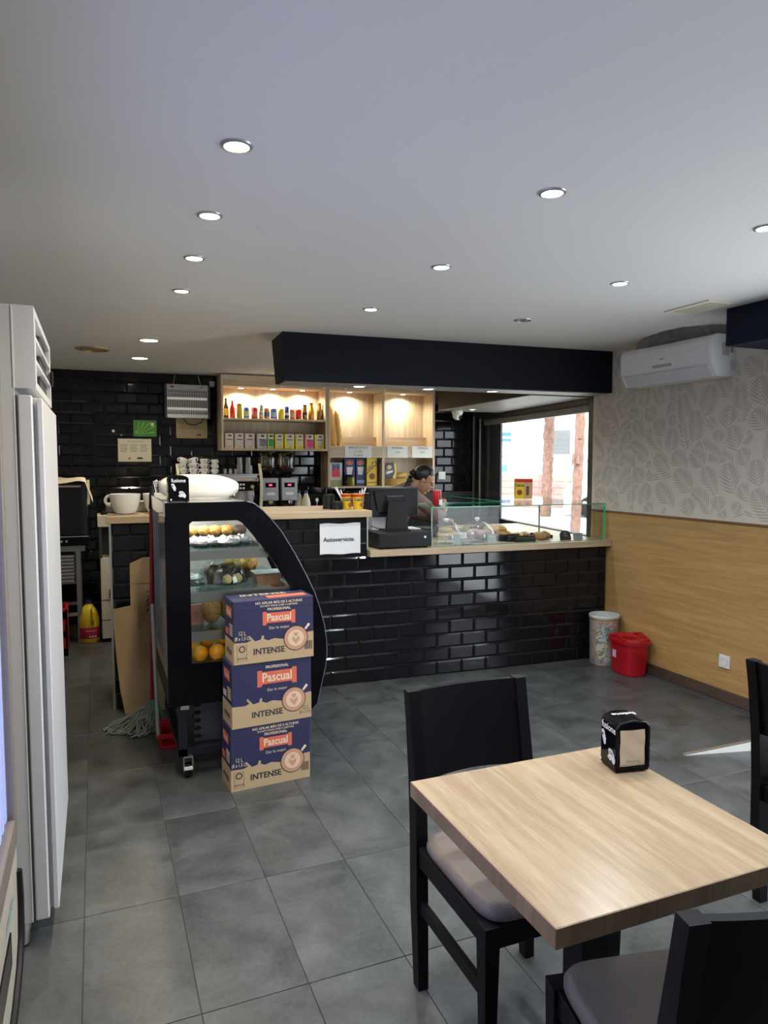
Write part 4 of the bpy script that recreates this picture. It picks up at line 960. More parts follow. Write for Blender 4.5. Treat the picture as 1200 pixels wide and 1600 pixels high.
for a in (8, 26, 44, 62, 82, 105, 130):
    l_ = min(.19 / max(abs(math.cos(R(a))), .2), .135 / max(abs(math.sin(R(a))), .15)) * .85
    p0 = (-.07, -.058); d = (math.cos(R(a)), math.sin(R(a)))
    if a > 90: l_ = .035
    B().poly([(p0[0], -.0027, p0[1]), (p0[0] + d[0] * l_ + d[1] * .004, -.0027, p0[1] + d[1] * l_ - d[0] * .004), (p0[0] + d[0] * l_ - d[1] * .004, -.0027, p0[1] + d[1] * l_ + d[0] * .004)]).out('printed_ray', m_lime, t, smooth=False)
B().box(.055, .082, -.0028, -.002, .025, .055).out('printed_stamp', m_paper, t, smooth=False)
o = B().box(-.012, .012, -.004, 0, -.012, .012, .002).out('wall_hook', m_whitep, loc=(.169, 7.288, 1.856), smooth=False); tag(o, 'tiny white hook stuck on the tiles left of the postcard', 'hook')
o = B().box(-.008, .008, -.004, 0, -.003, .003).out('tape_scrap', m_whitep, loc=(.240, 7.288, 1.818), smooth=False); tag(o, 'scrap of white tape on the tiles below the postcard', 'tape')
iz = thing('insect_lamp', 'silver electric insect lamp hanging on the tiled wall', 'insect lamp', (.852, 7.23, 1.99))
B().box(-.205, .205, -.045, .045, .265, .325, .006).out('top_housing', m_steel, iz, smooth=False)
B().box(-.205, .205, -.045, .045, .0, .035, .004).out('catch_tray', m_whitep, iz, smooth=False)
for sx in (-1, 1): B().box(sx * .205 - .012, sx * .205 + .012, -.05, .05, -.005, .328, .004).out('end_cap', m_charcoal, iz, smooth=False)
B().box(-.193, .193, .030, .040, .035, .265).out('reflector', M('lamp_reflector', (.10, .095, .09), .4), iz, smooth=False)
for z in (.09, .19): B().cyl((-.19, .0, z), (.19, 0, z), .012, n=10).out('lamp_tube', M('uv_tube', (.62, .58, .60), .3, emit=(.9, .8, .7), estr=.5), iz)
b = B()
for k in range(24): b.box(-.19 + k * .0164, -.1850 + k * .0164, -.042, -.039, .035, .265)
for z in (.06, .235): b.box(-.193, .193, -.041, -.039, z, z + .003)
b.out('wire_grid', m_whitep, iz, smooth=False)['kind'] = 'stuff'
B().box(-.16, -.125, -.047, -.044, .29, .305).out('rocker_switch', m_red, iz, smooth=False); text('INSECT', .016, m_ink, iz, (.14, -.0462, .297), bold=.0003)
for sx in (-.13, .13): B().tube([(sx, 0, .325), (sx * .82, 0, .425)], .003, 5).out('hanging_chain', m_steel, iz)
B().tube([(-.04, -.01, -.005), (0, -.02, -.055), (.06, -.02, -.07), (.13, -.02, -.04), (.15, -.01, 0)], .005, 6).out('power_cable', m_black, iz)
o = B().lathe([(.028, 0), (.028, -.045), (.02, -.055), (0, -.056)], 16).out('alarm_sensor', m_whitep, loc=(1.10, 7.27, 2.36)); tag(o, 'small white alarm sensor at the top left of the drinks shelf', 'sensor')
o.rotation_euler = (0, 0, 0)
sc = thing('security_camera', 'white dome security camera under the window soffit', 'camera', (3.46, 6.52, 2.085))
B().lathe([(.055, 0), (.058, -.02), (.050, -.035), (0, -.036)], 22).out('camera_base', m_whitep, sc)
B().ball((0, 0, -.05), (.048, .048, .045), 16, 10).out('camera_ball', m_whitep, sc)
B().ball((.014, -.030, -.064), (.024, .024, .022), 12, 8).out('camera_lens', m_blackgl, sc)
# ================================================================== DISPLAY CART
ct = thing('display_cart', 'black curved-glass refrigerated display cart on casters', 'display cart', (.68, 3.90, 0))
oc = (-.68, -3.90, 0)
YN, YF = 3.50, 4.30
outer = [(.298, .375), (.298, 1.366), (.69, 1.366), (.725, 1.356), (.767, 1.322), (.815, 1.270), (.863, 1.210), (.930, 1.098), (.995, .972), (1.034, .888), (1.063, .800), (1.085, .715), (1.097, .628), (1.098, .560), (1.090, .493), (1.068, .400), (1.045, .304), (1.018, .277), (.93, .277), (.86, .375)]
inner = [(.412, .578), (.412, 1.262), (.425, 1.274), (.640, 1.274), (.665, 1.262), (.717, 1.200), (.795, 1.100), (.861, .995), (.927, .892), (.975, .790), (.995, .70), (.998, .62), (.985, .578)]
def ring_panel(b, out_, inn, y0, y1):
    # flat panel with a window: triangulated between the two outlines
    tmp = bmesh.new()
    vo = [tmp.verts.new((x, 0, z)) for x, z in out_]; vi = [tmp.verts.new((x, 0, z)) for x, z in inn]
    es = [tmp.edges.new((vo[i], vo[(i + 1) % len(vo)])) for i in range(len(vo))] + [tmp.edges.new((vi[i], vi[(i + 1) % len(vi)])) for i in range(len(vi))]
    bmesh.ops.triangle_fill(tmp, edges=es, use_beauty=True)
    tmp.verts.index_update()
    for y, flip in ((y0, False), (y1, True)):
        m_ = {v.index: b.bm.verts.new((v.co.x, y, v.co.z)) for v in tmp.verts}
        for f in tmp.faces:
            q = [m_[v.index] for v in f.verts]
            try: b.bm.faces.new(q if not flip else q[::-1])
            except ValueError: pass
    tmp.free()
    for pts in (out_, inn):
        A = b.ring([(x, y0, z) for x, z in pts]); Bq = b.ring([(x, y1, z) for x, z in pts]); b.bridge(A, Bq)
    bmesh.ops.remove_doubles(b.bm, verts=b.bm.verts, dist=1e-5)
    return b
for y0 in (YN, YF): ring_panel(B(), outer, inner, y0, y0 + .018).out('end_panel', m_blackgl, ct, oc, smooth=False)
for y0 in (YN + .006, YF + .006): B().prism(inner, 'y', y0, y0 + .004).out('end_window', m_glass, ct, oc, smooth=False)
B().tube([(x, YN - .001, z) for x, z in outer[2:17]], .0025, 5).out('panel_edge', m_grey, ct, oc)
# top plate, back wall with sliding doors, base
B().box(.300, .690, YN + .018, YF, 1.352, 1.366).out('top_plate', m_steel, ct, oc, smooth=False)
B().box(.292, .300, YN - .002, YF + .02, 1.300, 1.372).out('top_trim', m_chrome, ct, oc, smooth=False)
for k in range(2):
    d = B().box(.304 + k * .012, .314 + k * .012, YN + .03 + k * .36, YN + .42 + k * .36, .56, 1.30).out('rear_door', M('door_glass_dark', (.20, .22, .24), .15), ct, oc, smooth=False)
    B().box(.296 + k * .012, .304 + k * .012, YN + .35 - k * -.06, YN + .37 + k * .06, .80, 1.05).out('door_handle', m_grey, d, smooth=False)
B().box(.300, .335, YN + .018, YN + .045, .40, 1.30).box(.300, .335, YF - .03, YF, .40, 1.30).out('rear_post', m_grey, ct, oc, smooth=False)
B().box(.300, 1.06, YN + .018, YF, .500, .560).out('well_floor', m_steel, ct, oc, smooth=False)
B().prism([(.30, .375), (.88, .375), (.94, .285), (1.01, .285), (1.075, .50), (.30, .50)], 'y', YN + .018, YF).out('lower_body', m_black, ct, oc, smooth=False)
B().prism([(.335, .56), (.335, 1.345), (.69, 1.345), (.80, 1.25), (.95, 1.0), (1.04, .80), (1.07, .60), (1.06, .56)], 'y', YF - .012, YF - .004).out('steel_liner', M('liner_steel', (.30, .285, .27), .35, .3), ct, oc, smooth=False)
# curved front glass
b = B(); prof = [p for p in outer[3:16]]
A = [b.ring([(x - .006, y, z), (x - .010, y, z - .002)]) for y in (YN + .018, YF) for x, z in prof]
nP = len(prof)
for j in range(nP - 1):
    p, q, r_, s_ = A[j][0], A[j + 1][0], A[nP + j + 1][0], A[nP + j][0]
    b.bm.faces.new((p, q, r_, s_))
b.out('curved_front_glass', m_glass, ct, oc)
for n_, (z, x1) in enumerate([(1.135, .80), (.930, .93), (.735, .985)]):
    s = B().box(.335, x1, YN + .03, YF - .03, z - .006, z).out('glass_shelf', glass('shelf_glass', (.86, .95, .93), 1.6), ct, oc, smooth=False)
    B().box(.335, x1, YN + .03, YN + .034, z - .055, z - .007).box(x1 - .02, x1, YN + .03, YF - .03, z - .028, z - .007).out('shelf_rail', m_steel, ct, oc, smooth=False)
B().box(.34, .60, YN + .05, YF - .05, 1.338, 1.350).out('light_strip', M('cart_tube', (1, .97, .9), .4, emit=(1.0, .96, .88), estr=9.0), ct, oc, smooth=False)
area('cart_lamp', (.47 - .68, 0, 1.330), (0, 0, 0), .22, .68, 5.0, (1.0, .96, .88), 170, 'RECTANGLE', ct)
# undercarriage
m_navyb = M('blue_black_steel', (.012, .015, .028), .4, .2)
for x0, y0, z1 in ((.345, YN + .02, .375), (.345, YF - .05, .375), (.95, YN + .02, .30), (.95, YF - .05, .30)): B().box(x0, x0 + .04, y0, y0 + .04, .115, z1).out('leg_post', m_navyb, ct, oc, smooth=False)
B().box(.345, .99, YN + .02, YN + .06, .115, .150).box(.345, .99, YF - .05, YF - .01, .115, .150).box(.345, .385, YN + .02, YF, .115, .15).box(.95, .99, YN + .02, YF, .115, .15).out('base_rail', m_navyb, ct, oc, smooth=False)
B().box(.43, .56, YN + .10, YN + .50, .15, .37).out('compressor_box', M('compressor_grey', (.10, .11, .13), .4, .5), ct, oc, smooth=False)
for k in range(5): B().cyl((.428, YN + .12 + k * .02, .19 + k * .038), (.432, YN + .12 + k * .02, .19 + k * .038), .014, n=12).out('vent_hole', m_black, ct, oc)
for k in range(5): B().ball((.445, YN + .099, .18 + k * .040), (.018, .003, .012), 12, 6).out('vent_hole', m_black, ct, oc)
B().box(.355, .395, YN + .016, YN + .019, .350, .372).out('bracket', m_chrome, ct, oc, smooth=False)
for x, y in ((.387, 3.535), (.387, 4.25), (.965, 3.535), (.965, 4.25)):
    c = B().box(x - .022, x + .022, y - .022, y + .022, .108, .116).box(x - .024, x - .019, y - .02, y + .03, .04, .110).box(x + .019, x + .024, y - .02, y + .03, .04, .110).out('caster', m_chrome, ct, oc, smooth=False)
    B().cyl((x - .014, y + .012, .036), (x + .014, y + .012, .036), .036, n=20).out('wheel', m_black, c); B().box(x - .02, x + .02, y - .032, y - .018, .05, .062).out('brake_pedal', m_whitep, c, smooth=False)

# ---- food in the cart
def muffin(x, y, z, s, label, topm=None, cup=None):
    t = thing('muffin', label, 'muffin', (x, y, z), 0, 'muffins in the display cart')
    B().lathe([(0, 0), (.024 * s, 0), (.034 * s, .045 * s), (.030 * s, .045 * s), (0, .040 * s)], 16).out('paper_case', cup or m_choc, t)
    q = random.Random(int(x * 999))
    B().ball((0, 0, .050 * s), (.038 * s, .038 * s, .026 * s), 14, 8, lambda v: v * (1 + .12 * math.sin(v.x * 190 / s + q.random()) * math.sin(v.y * 170 / s))).out('muffin_top', topm or m_yellowbake, t, ang=70)
    return t
ord_ = ['first', 'second', 'third', 'fourth', 'fifth']
for i in range(5): muffin(.46 + i * .062, 3.83, 1.137, 1.15, '%s yellow topped muffin from the left on the top shelf of the cart' % ord_[i], None if i < 4 else m_choc)
m_foil = M('clear_wrap', (.17, .175, .19), .25, .2, var=.9, scale=30, bump=1.0, bscale=40)
for i, (x, y, a, l) in enumerate([(.46, 3.64, .1, 'leftmost foil wrapped bag on the top cart shelf'), (.53, 3.67, -.2, 'second foil wrapped bag on the top cart shelf'), (.61, 3.63, .25, 'third foil wrapped bag on the top cart shelf'), (.69, 3.68, -.1, 'rightmost foil wrapped bag on the top cart shelf')]):
    t = thing('wrapped_pastry', l, 'pastry bag', (x, y, 1.136), a, 'foil wrapped pastries')
    B().ball((0, 0, .022), (.062, .085, .024), 14, 8, lambda v: Vector((v.x * (1 + .15 * math.sin(v.y * 90)), v.y, max(-.021, v.z * (1 + .5 * math.sin(v.x * 120 + v.y * 60)))))).out('foil_wrap', m_foil, t, ang=25)
    B().ball((0, 0, .020), (.035, .055, .020), 10, 6).out('pastry', M('cream_roll', (.70, .55, .28), .6, var=.2), t)
o = B().box(.44, .76, 3.56, 3.80, 0, .006).out('glass_tray', glass('tray_glass', (.78, .92, .92), 2.0), loc=(0, 0, 1.1352), smooth=False); tag(o, 'clear glass tray under the foil bags on the top cart shelf', 'tray')
# second shelf: domed platter
cl = thing('cloche', 'clear domed platter of muffins on the second cart shelf', 'cake dome', (.595, 3.70, .930))
B().lathe([(0, .006), (.05, 0), (.13, .012), (.135, .020), (.128, .018), (.05, .010), (0, .010)], 28).out('platter', glass('cut_glass', (.85, .93, .94), 2.2), cl)
B().lathe([(.122 * math.cos(a), .018 + .125 * math.sin(a)) for a in [R(d) for d in range(0, 86, 8)]] + [(0, .1435)], 28).out('dome', glass('dome_glass'), cl)
muffin(.545, 3.665, .941, 1.25, 'dark chocolate muffin at the left under the platter dome', m_choc); muffin(.615, 3.76, .941, 1.15, 'dark chocolate muffin at the back under the platter dome', m_choc)
for i, (x, y) in enumerate([(.610, 3.635), (.665, 3.655)]):
    bun('small_bun', x, y, .940, .026, .026, .026, M('pale_bun', (.72, .55, .27), .5, var=.15), ['left', 'right'][i] + ' round pale bun at the front under the platter dome', 'bun', 'pale buns', 0, False)
muffin(.70, 3.90, .931, 1.5, 'left tall yellow muffin behind the platter dome'); muffin(.76, 3.86, .931, 1.5, 'right tall yellow muffin behind the platter dome')
tu = thing('plastic_tub', 'clear lidded plastic tub of brown cake on the second cart shelf', 'food tub', (.815, 3.64, .930))
B().prism([(-.058, 0), (.058, 0), (.066, .055), (-.066, .055)], 'y', -.05, .05).out('tub_body', M('cake_in_tub', (.24, .13, .08), .35, var=.3, scale=40), tu, smooth=False)
B().box(-.074, .074, -.058, .058, .055, .064, .003).out('tub_lid', M('clear_lid', (.42, .50, .54), .2), tu, smooth=False)
t = thing('flat_parcel', 'flat wrapped parcel at the left of the second cart shelf', 'parcel', (.46, 3.86, .931), .4)
B().ball((0, 0, .018), (.07, .09, .018), 12, 6, lambda v: Vector((v.x, v.y, max(-.017, v.z * (1 + .4 * math.sin(v.x * 100)))))).out('foil_wrap', m_foil, t, ang=25)
# third shelf
m_seed = M('seeded_loaf', (.42, .22, .07), .55, var=.5, scale=90, bump=.9, bscale=90)
for i, (x, y) in enumerate([(.535, 3.67), (.625, 3.72)]):
    o = B().ball((0, 0, .068), (.048, .06, .070), 16, 10, lambda v: Vector((v.x, v.y, max(-.066, v.z)))).out('seeded_loaf', m_seed, loc=(x, y, .736), ang=60)
    tag(o, ['left', 'right'][i] + ' seeded brown loaf standing on the third cart shelf', 'bread', 'seeded loaves')
t = thing('snack_packet', 'red and white snack packet at the left of the third cart shelf', 'packet', (.455, 3.68, .736), .3)
B().prism([(-.04, 0), (.04, 0), (.036, .10), (-.036, .10)], 'y', -.012, .012).out('packet_body', M('packet_print', (.45, .20, .18), .3, var=.7, scale=25), t, smooth=False)
for i in range(3):
    t = thing('sauce_bottle', ['front', 'middle', 'rear'][i] + ' small red capped bottle on the third cart shelf', 'bottle', (.895 + i * -.002, 3.66 + i * .07, .736), 0, 'red capped bottles')
    B().lathe([(0, 0), (.020, 0), (.022, .10), (.016, .145), (.015, .15)], 14).out('bottle_body', M('clear_bottle', (.50, .50, .48), .15), t); B().lathe([(.018, .148), (.018, .175), (0, .177)], 14).out('bottle_cap', m_red, t)
t = thing('snack_packet', 'yellow and red packet leaning by the red capped bottles', 'packet', (.815, 3.66, .736), 0)
B().prism([(-.04, 0), (.04, 0), (.045, .14), (.0, .165), (-.045, .145)], 'y', -.010, .010).out('packet_body', M('packet_print2', (.70, .48, .22), .4, var=.6, scale=30), t, smooth=False)
# oranges
m_or = M('orange_peel', (.85, .36, .01), .42, var=.1, scale=30, bump=.25, bscale=160)
for i, (x, y, z) in enumerate([(.462, 3.60, 0), (.548, 3.60, 0), (.635, 3.61, 0), (.505, 3.68, .0), (.595, 3.69, 0), (.44, 3.70, 0), (.505, 3.635, .068), (.592, 3.64, .068), (.55, 3.76, .05)]):
    o = thing('orange', ['front left orange on the floor of the cart', 'front middle orange on the floor of the cart', 'front right orange hidden by the cartons', 'second row left orange', 'second row right orange', 'orange at the back left of the cart floor', 'left orange resting on top of the others', 'right orange resting on top of the others', 'rear orange of the pile in the cart'][i], 'orange', (x, y, .561 + z), i * .7, 'oranges in the cart')
    B().ball((0, 0, .040), (.042, .042, .040), 16, 10).out('orange_fruit', m_or, o); B().lathe([(0, .080), (.005, .080), (.004, .083), (0, .083)], 8).out('stalk', M('stalk', (.2, .25, .08), .7), o)

# ---- on top of the cart
nh = thing('napkin_dispenser', 'black napkin dispenser with white portrait print on the cart', 'napkin dispenser', (.372, 3.60, 1.366))
def dispenser(t, w, d, hh, napkin_side):
    b = B(); pts = [(-w / 2, .004), (w / 2, .004), (w / 2, hh - .018), (w / 2 - .006, hh - .008), (w * .25, hh - .001), (0, hh), (-w * .25, hh - .001), (-w / 2 + .006, hh - .008), (-w / 2, hh - .018)]
    b.prism(pts, 'y', -d / 2, d / 2).out('case', m_blackgl, t, smooth=False)
    for sx in (-1, 1):
        for sy in (-1, 1): B().cyl((sx * (w / 2 - .01), sy * (d / 2 - .01), 0), (sx * (w / 2 - .01), sy * (d / 2 - .01), .006), .006, n=8).out('foot', m_black, t)
dispenser(nh, .098, .075, .130, 'x')
def portrait(t, par_rot, base, w):
    # white printed word, face profile and hand on a dispenser side; built flat in x-z
    h = bpy.data.objects.new('printed_side', None); COL.objects.link(h); h.parent = t; h.location = base; h.rotation_euler = par_rot
    text('fusione', .026, m_inkw, h, (0, -.0006, .104), sx=.9, bold=.0004)
    m_face = M('portrait_print', (.62, .62, .70), .5, var=.25, scale=90)
    B().prism([(-.034, .088), (-.028, .0905), (-.022, .089), (-.0185, .084), (-.018, .0795), (-.0155, .0775), (-.0150, .074), (-.0105, .0685), (-.0135, .0665), (-.0135, .064), (-.0115, .0625), (-.0130, .0605), (-.0125, .0575), (-.0165, .0535), (-.0210, .0545), (-.0235, .0595), (-.0270, .066), (-.0310, .074), (-.0335, .081)], 'y', -.0008, -.0002).out('printed_face', m_face, h, smooth=False)
    B().prism([(-.0315, .079), (-.0275, .0735), (-.0250, .0765), (-.0275, .083)], 'y', -.0012, -.0008).out('printed_shadow', m_blackgl, h, smooth=False)
    B().prism([(.001, .047), (.005, .0535), (.009, .0515), (.0125, .0545), (.0165, .0515), (.0205, .0525), (.0235, .0465), (.0285, .0440), (.0300, .0380), (.0345, .0335), (.0335, .0250), (.0290, .0195), (.0230, .0215), (.0180, .0265), (.0110, .0235), (.0050, .0255), (-.0020, .0290), (.0005, .0340), (.0050, .0370)], 'y', -.0008, -.0002).out('printed_hand', m_face, h, smooth=False)
    for x0, z0, x1, z1 in ((.006, .046, .013, .040), (.012, .048, .019, .041), (.019, .046, .024, .038), (.004, .031, .012, .029)):
        B().tube([(x0, -.0008, z0), (x1, -.0008, z1)], .0008, 4).out('printed_shadow', m_blackgl, h)
    b = B(); b.lathe([(0, 0), (.004, 0)], 10); b.xf(Matrix.Translation((-.036, -.0006, .012)) @ Matrix.Rotation(R(90), 4, 'X')); b.out('printed_dot', m_inkw, h, smooth=False)
portrait(nh, (0, 0, 0), (0, -.0375, 0), .098)
bbn = thing('bread_bin', 'white oval bread bin on the cart behind the napkin dispenser', 'bread bin', (.503, 3.82, 1.366))
def egg(v):
    a, c, d = v.x / .205, v.y / .120, v.z / .066; p = 2.7
    k = (abs(a) ** p + abs(c) ** p + abs(d) ** p) ** (1 / p)
    a, c, d = a / k, c / k, d / k
    return Vector((a * .205, c * .120, d * .066 * (1 - (.30 * max(a, 0) ** 2 if d > 0 else 0))))
b = B().ball((0, 0, .066), (.205, .120, .066), 40, 20, egg)
b.out('bin_lid', m_ceramic, bbn); B().lathe([(0, 0), (.150, 0), (.158, .010), (.150, .016), (0, .016)], 32, sy=.60).out('bin_base', m_whitep, bbn)
B().box(-.075, -.045, -.106, -.100, .108, .118, .002).box(-.030, .0, -.106, -.100, .108, .118, .002).out('lid_glint', m_whitep, bbn, smooth=False)  # two window highlights on the smooth lid, built as small white bars

# ================================================================== MILK CARTON STACK
m_boxb = M('navy_board', (.020, .020, .070), .6, var=.08, scale=40, stretch=(12, 1, 1)); m_boxk = M('kraft_print', (.44, .315, .175), .75, var=.06, scale=40, stretch=(12, 1, 1))
m_orr = M('coral_print', (.62, .13, .07), .6); m_crm = M('cream_print', (.70, .58, .40), .6); m_coffee = M('latte_print', (.52, .27, .165), .6, var=.12, scale=60); m_latte = M('latte_art_print', (.68, .49, .35), .6)
def milk_box(cx, cy, z, rz, label, W, H, D, variant):
    t = thing('milk_carton_case', label, 'carton', (cx, cy, z), rz, 'stacked milk cases')
    B().box(0, W, 0, D, 0, H, .0015).out('case_board', m_boxb, t, smooth=False)
    def dec(name, pts, mat, lift=.0008): return B().prism(pts, 'y', -lift, -lift + .0006).out(name, mat, t, smooth=False)
    hk = H * .36
    wav = [(.0, 0), (W, 0), (W, hk + .018), (W * .93, hk + .016), (W * .85, hk + .006), (W * .72, hk - .002), (W * .60, hk - .006), (W * .50, hk + .002), (W * .42, hk - .006), (W * .365, hk + .004), (W * .37, hk + .018), (W * .345, hk + .022), (W * .33, hk + .002), (W * .26, hk - .004), (W * .235, hk + .006), (W * .19, hk + .026), (W * .175, hk + .020), (W * .21, hk + .002), (W * .16, hk - .006), (0, hk - .004)]
    dec('kraft_splash', wav, m_boxk)
    # red banner and name
    bx, bz = W * .56, H * (.70 if variant != 1 else .74); bw, bh = (W * .205, H * .112) if variant != 1 else (W * .25, H * .135)
    dec('banner', [(bx - bw, bz - bh), (bx - bw * .78, bz - bh), (bx - bw * .74, bz - bh * .72), (bx + bw * .74, bz - bh * .72), (bx + bw * .78, bz - bh), (bx + bw, bz - bh), (bx + bw, bz + bh * .92), (bx + bw * .78, bz + bh * .92), (bx + bw * .74, bz + bh * .72), (bx - bw * .74, bz + bh * .72), (bx - bw * .78, bz + bh * .92), (bx - bw, bz + bh * .92)], m_orr, .0012)
    text('Pascual', .050 if variant != 1 else .062, m_crm, t, (bx, -.0016, bz), bold=.0012, sx=.84)
    text('PROFESIONAL', .018, m_crm, t, (bx, -.0016, bz + bh * 1.25), bold=.0004); text('Dar lo mejor', .019, m_crm, t, (bx, -.0016, bz - bh * 1.45))
    text('INTENSE', .040, m_ink, t, (W * .43, -.0016, H * .175), bold=.0010)
    # coffee cup seen from above
    cxp, czp = W * .77, H * .335
    def disc(name, r, mat, lift):
        b = B(); b.lathe([(0, 0), (r, 0), (r, .0006), (0, .0006)], 30); b.xf(Matrix.Translation((cxp, -lift, czp)) @ Matrix.Rotation(R(90), 4, 'X')); return b.out(name, mat, t, smooth=False)
    dec('cup_handle', [(cxp + .042, czp + .040), (cxp + .050, czp + .034), (cxp + .074, czp + .060), (cxp + .064, czp + .068)], m_crm, .0012)
    disc('cup_outline', .0615, m_ink, .0010); disc('cup_coffee', .0575, m_coffee, .0020)
    disc('latte_ring', .040, m_latte, .0028); 
    dec('latte_heart', [(cxp, czp - .030), (cxp + .020, czp - .006), (cxp + .016, czp + .012), (cxp, czp - .004), (cxp - .016, czp + .012), (cxp - .020, czp - .006)], m_coffee, .0036)
    dec('latte_leaf', [(cxp, czp + .004), (cxp + .012, czp + .020), (cxp + .008, czp + .030), (cxp, czp + .024), (cxp - .008, czp + .030), (cxp - .012, czp + .020)], m_coffee, .0036)
    if variant != 1:
        text('NO APILAR MÁS DE 5 ALTURAS', .0165, m_crm, t, (W * .56, -.0014, H * .945), bold=.0003); text('DO NOT STACK OVER 5 CARTONS', .0115, m_crm, t, (W * .56, -.0014, H * .895), bold=.0002)
        text('12 L', .028, m_crm, t, (W * .10, -.0014, H * .49), sx=.75); text('(8 x 1,5 L)', .024, m_crm, t, (W * .10, -.0014, H * .41), sx=.72)
        B().tube([(W * .04, -.0008, H * .05), (W * .155, -.0008, H * .05), (W * .155, -.0008, H * .30), (W * .04, -.0008, H * .30)], .0009, 4, closed=True).out('seal_frame', m_ink, t)
        B().lathe([(.011, 0), (.016, 0), (.016, .0006), (.011, .0006)], 16).xf(Matrix.Translation((W * .098, -.0012, H * .24)) @ Matrix.Rotation(R(90), 4, 'X')).out('seal_ring', m_ink, t, smooth=False)
        text('AENOR', .014, m_ink, t, (W * .098, -.0014, H * .09))
        for k in range(9): B().box(W * .885 + k * .0045, W * .885 + k * .0045 + .002, -.0016, -.0010, H * .13, H * .27).out('barcode_bar', m_ink, t, smooth=False)
        B().tube([(.0, -.0012, H * .86), (W, -.0012, H * .86)], .0008, 4).out('flap_fold', m_ink, t)
    else:
        text('12 L', .028, m_ink, t, (W * .92, -.0014, H * .17), sx=.75); text('(8 x 1,5 L)', .022, m_ink, t, (W * .92, -.0014, H * .10), sx=.7)
    # left side print
    B().box(-.0012, -.0004, .0, D, 0, hk).out('kraft_splash', m_boxk, t, smooth=False)
    B().box(-.0014, -.0006, D * .22, D * .80, H * .72, H * .88).out('banner', m_orr, t, smooth=False)
    text('Pascual', .040, m_crm, t, (-.0022, D * .5, H * .80), (R(90), 0, R(-90)), sx=.75, bold=.0008)
    text('INTENSE', .034, m_ink, t, (-.0022, D * .5, H * .16), (R(90), 0, R(-90)), sx=.8, bold=.0006)
    B().box(-.0014, -.0006, D * .60, D * .90, H * .42, H * .52).out('printed_tag', m_orr if variant != 1 else m_crm, t, smooth=False)
    for k in range(5): B().box(-.0014, -.0006, D * .10, D * .45, H * .44 + k * .012, H * .44 + k * .012 + .004).out('printed_line', m_crm, t, smooth=False)
    if z > .5:
        B().prism([(W * .45, D * .15), (W * .95, D * .20), (W * .95, D * .55), (W * .45, D * .5)], 'z', H + .0002, H + .0010).out('banner', m_orr, t, smooth=False)
        text('INTENSE', .060, m_crm, t, (W * .45, D * .72, H + .0016), (0, 0, 0), bold=.0008)
        B().box(.004, W - .004, D * .49, D * .51, H + .0002, H + .0008).out('tape_seam', m_ink, t, smooth=False)
    return t
BR = R(4.0)
milk_box(.556, 3.292, 0, BR, 'bottom milk case of the stack beside the display cart', .395, .302, .178, 0)
milk_box(.566, 3.290, .303, BR + R(.5), 'middle milk case of the stack beside the display cart', .395, .306, .178, 1)
milk_box(.578, 3.288, .610, BR - R(1.0), 'top milk case of the stack beside the display cart', .392, .300, .178, 2)

# ================================================================== CLEANING THINGS AND CARDBOARD
mp = thing('mop', 'red handled mop with grey green cotton strands', 'mop', (.285, 4.33, 0))
B().tube([(-.010, 0, .10), (.012, -.01, 1.30)], .0125, 10).out('mop_handle', M('dark_red_paint', (.30, .012, .015), .4), mp)
B().tube([(.012, -.01, 1.29), (.016, -.012, 1.42)], [.016, .012], 10).out('handle_grip', m_black, mp)
B().lathe([(0, .07), (.05, .075), (.03, .13), (.018, .16), (0, .16)], 12).out('mop_socket', M('green_plastic', (.02, .22, .14), .4), mp)
b = B(); q = random.Random(11)
for i in range(130):
    a = q.uniform(0, 6.283); L_ = q.uniform(.09, .19); bx = -.075 * L_ / .19
    c, s_ = math.cos(a), math.sin(a); w1 = q.uniform(-.035, .035); w2 = q.uniform(-.03, .03)
    b.tube([(c * .02, s_ * .02, .11 + q.uniform(0, .02)), (c * L_ * .3 - s_ * w1 + bx * .4, s_ * L_ * .3 + c * w1, .095 + q.uniform(-.02, .02)), (c * L_ * .6 + s_ * w1 + bx * .8, s_ * L_ * .6 - c * w1, .050 + q.uniform(-.02, .03)), (c * L_ * .85 - s_ * w2 + bx * 1.2, s_ * L_ * .85 + c * w2, .020), (c * L_ * .95 + s_ * w2 + bx * 1.4, s_ * L_ * .95 - c * w2, .008)], .0058, 5)
st = b.out('mop_strands', M('cotton_strands', (.17, .21, .18), .95, var=.3, scale=40, bump=.5), mp); st['kind'] = 'stuff'
dp = thing('dustpan', 'red lobby dustpan with a grey handle beside the cart', 'dustpan', (.345, 4.00, 0))
B().box(-.055, .05, -.06, .12, .0, .014, .004).box(-.055, .05, .10, .115, .014, .105).box(-.06, -.045, -.06, .12, .014, .085).box(.04, .055, -.06, .12, .014, .085).out('pan', m_red, dp, smooth=False)
B().box(-.075, .045, -.075, -.055, .06, .085, .004).out('pan_lip', m_red, dp, smooth=False)
B().tube([(-.066, -.055, .07), (-.074, .06, .78)], .010, 10).out('dustpan_handle', m_greyp, dp)
def sheet_thing(name, label, pts, y0, lean, th=.006):
    t = cthing(name, label, 'cardboard', 0, y0, 0, 'flattened cardboard by the bar')
    b = B().prism(pts, 'y', 0, th); 
    for v in b.bm.verts: v.co.y += -.0 + lean * (1 - v.co.z)
    b.out('cardboard_sheet', m_kraft, t, smooth=False); return t
sheet_thing('cardboard_sheet', 'tall flattened cardboard box leaning on the black bar', [(-.045, .0), (.16, .0), (.16, .965), (.03, .965), (-.048, .93), (-.05, .50)], 4.665, -.035)
t = sheet_thing('cardboard_sheet', 'slanted flattened cardboard leaning in front of the bar corner', [(-.095, .0), (.0, .0), (-.005, .60), (-.01, .68), (-.155, .655), (-.14, .38), (-.12, .15)], 4.635, -.04)
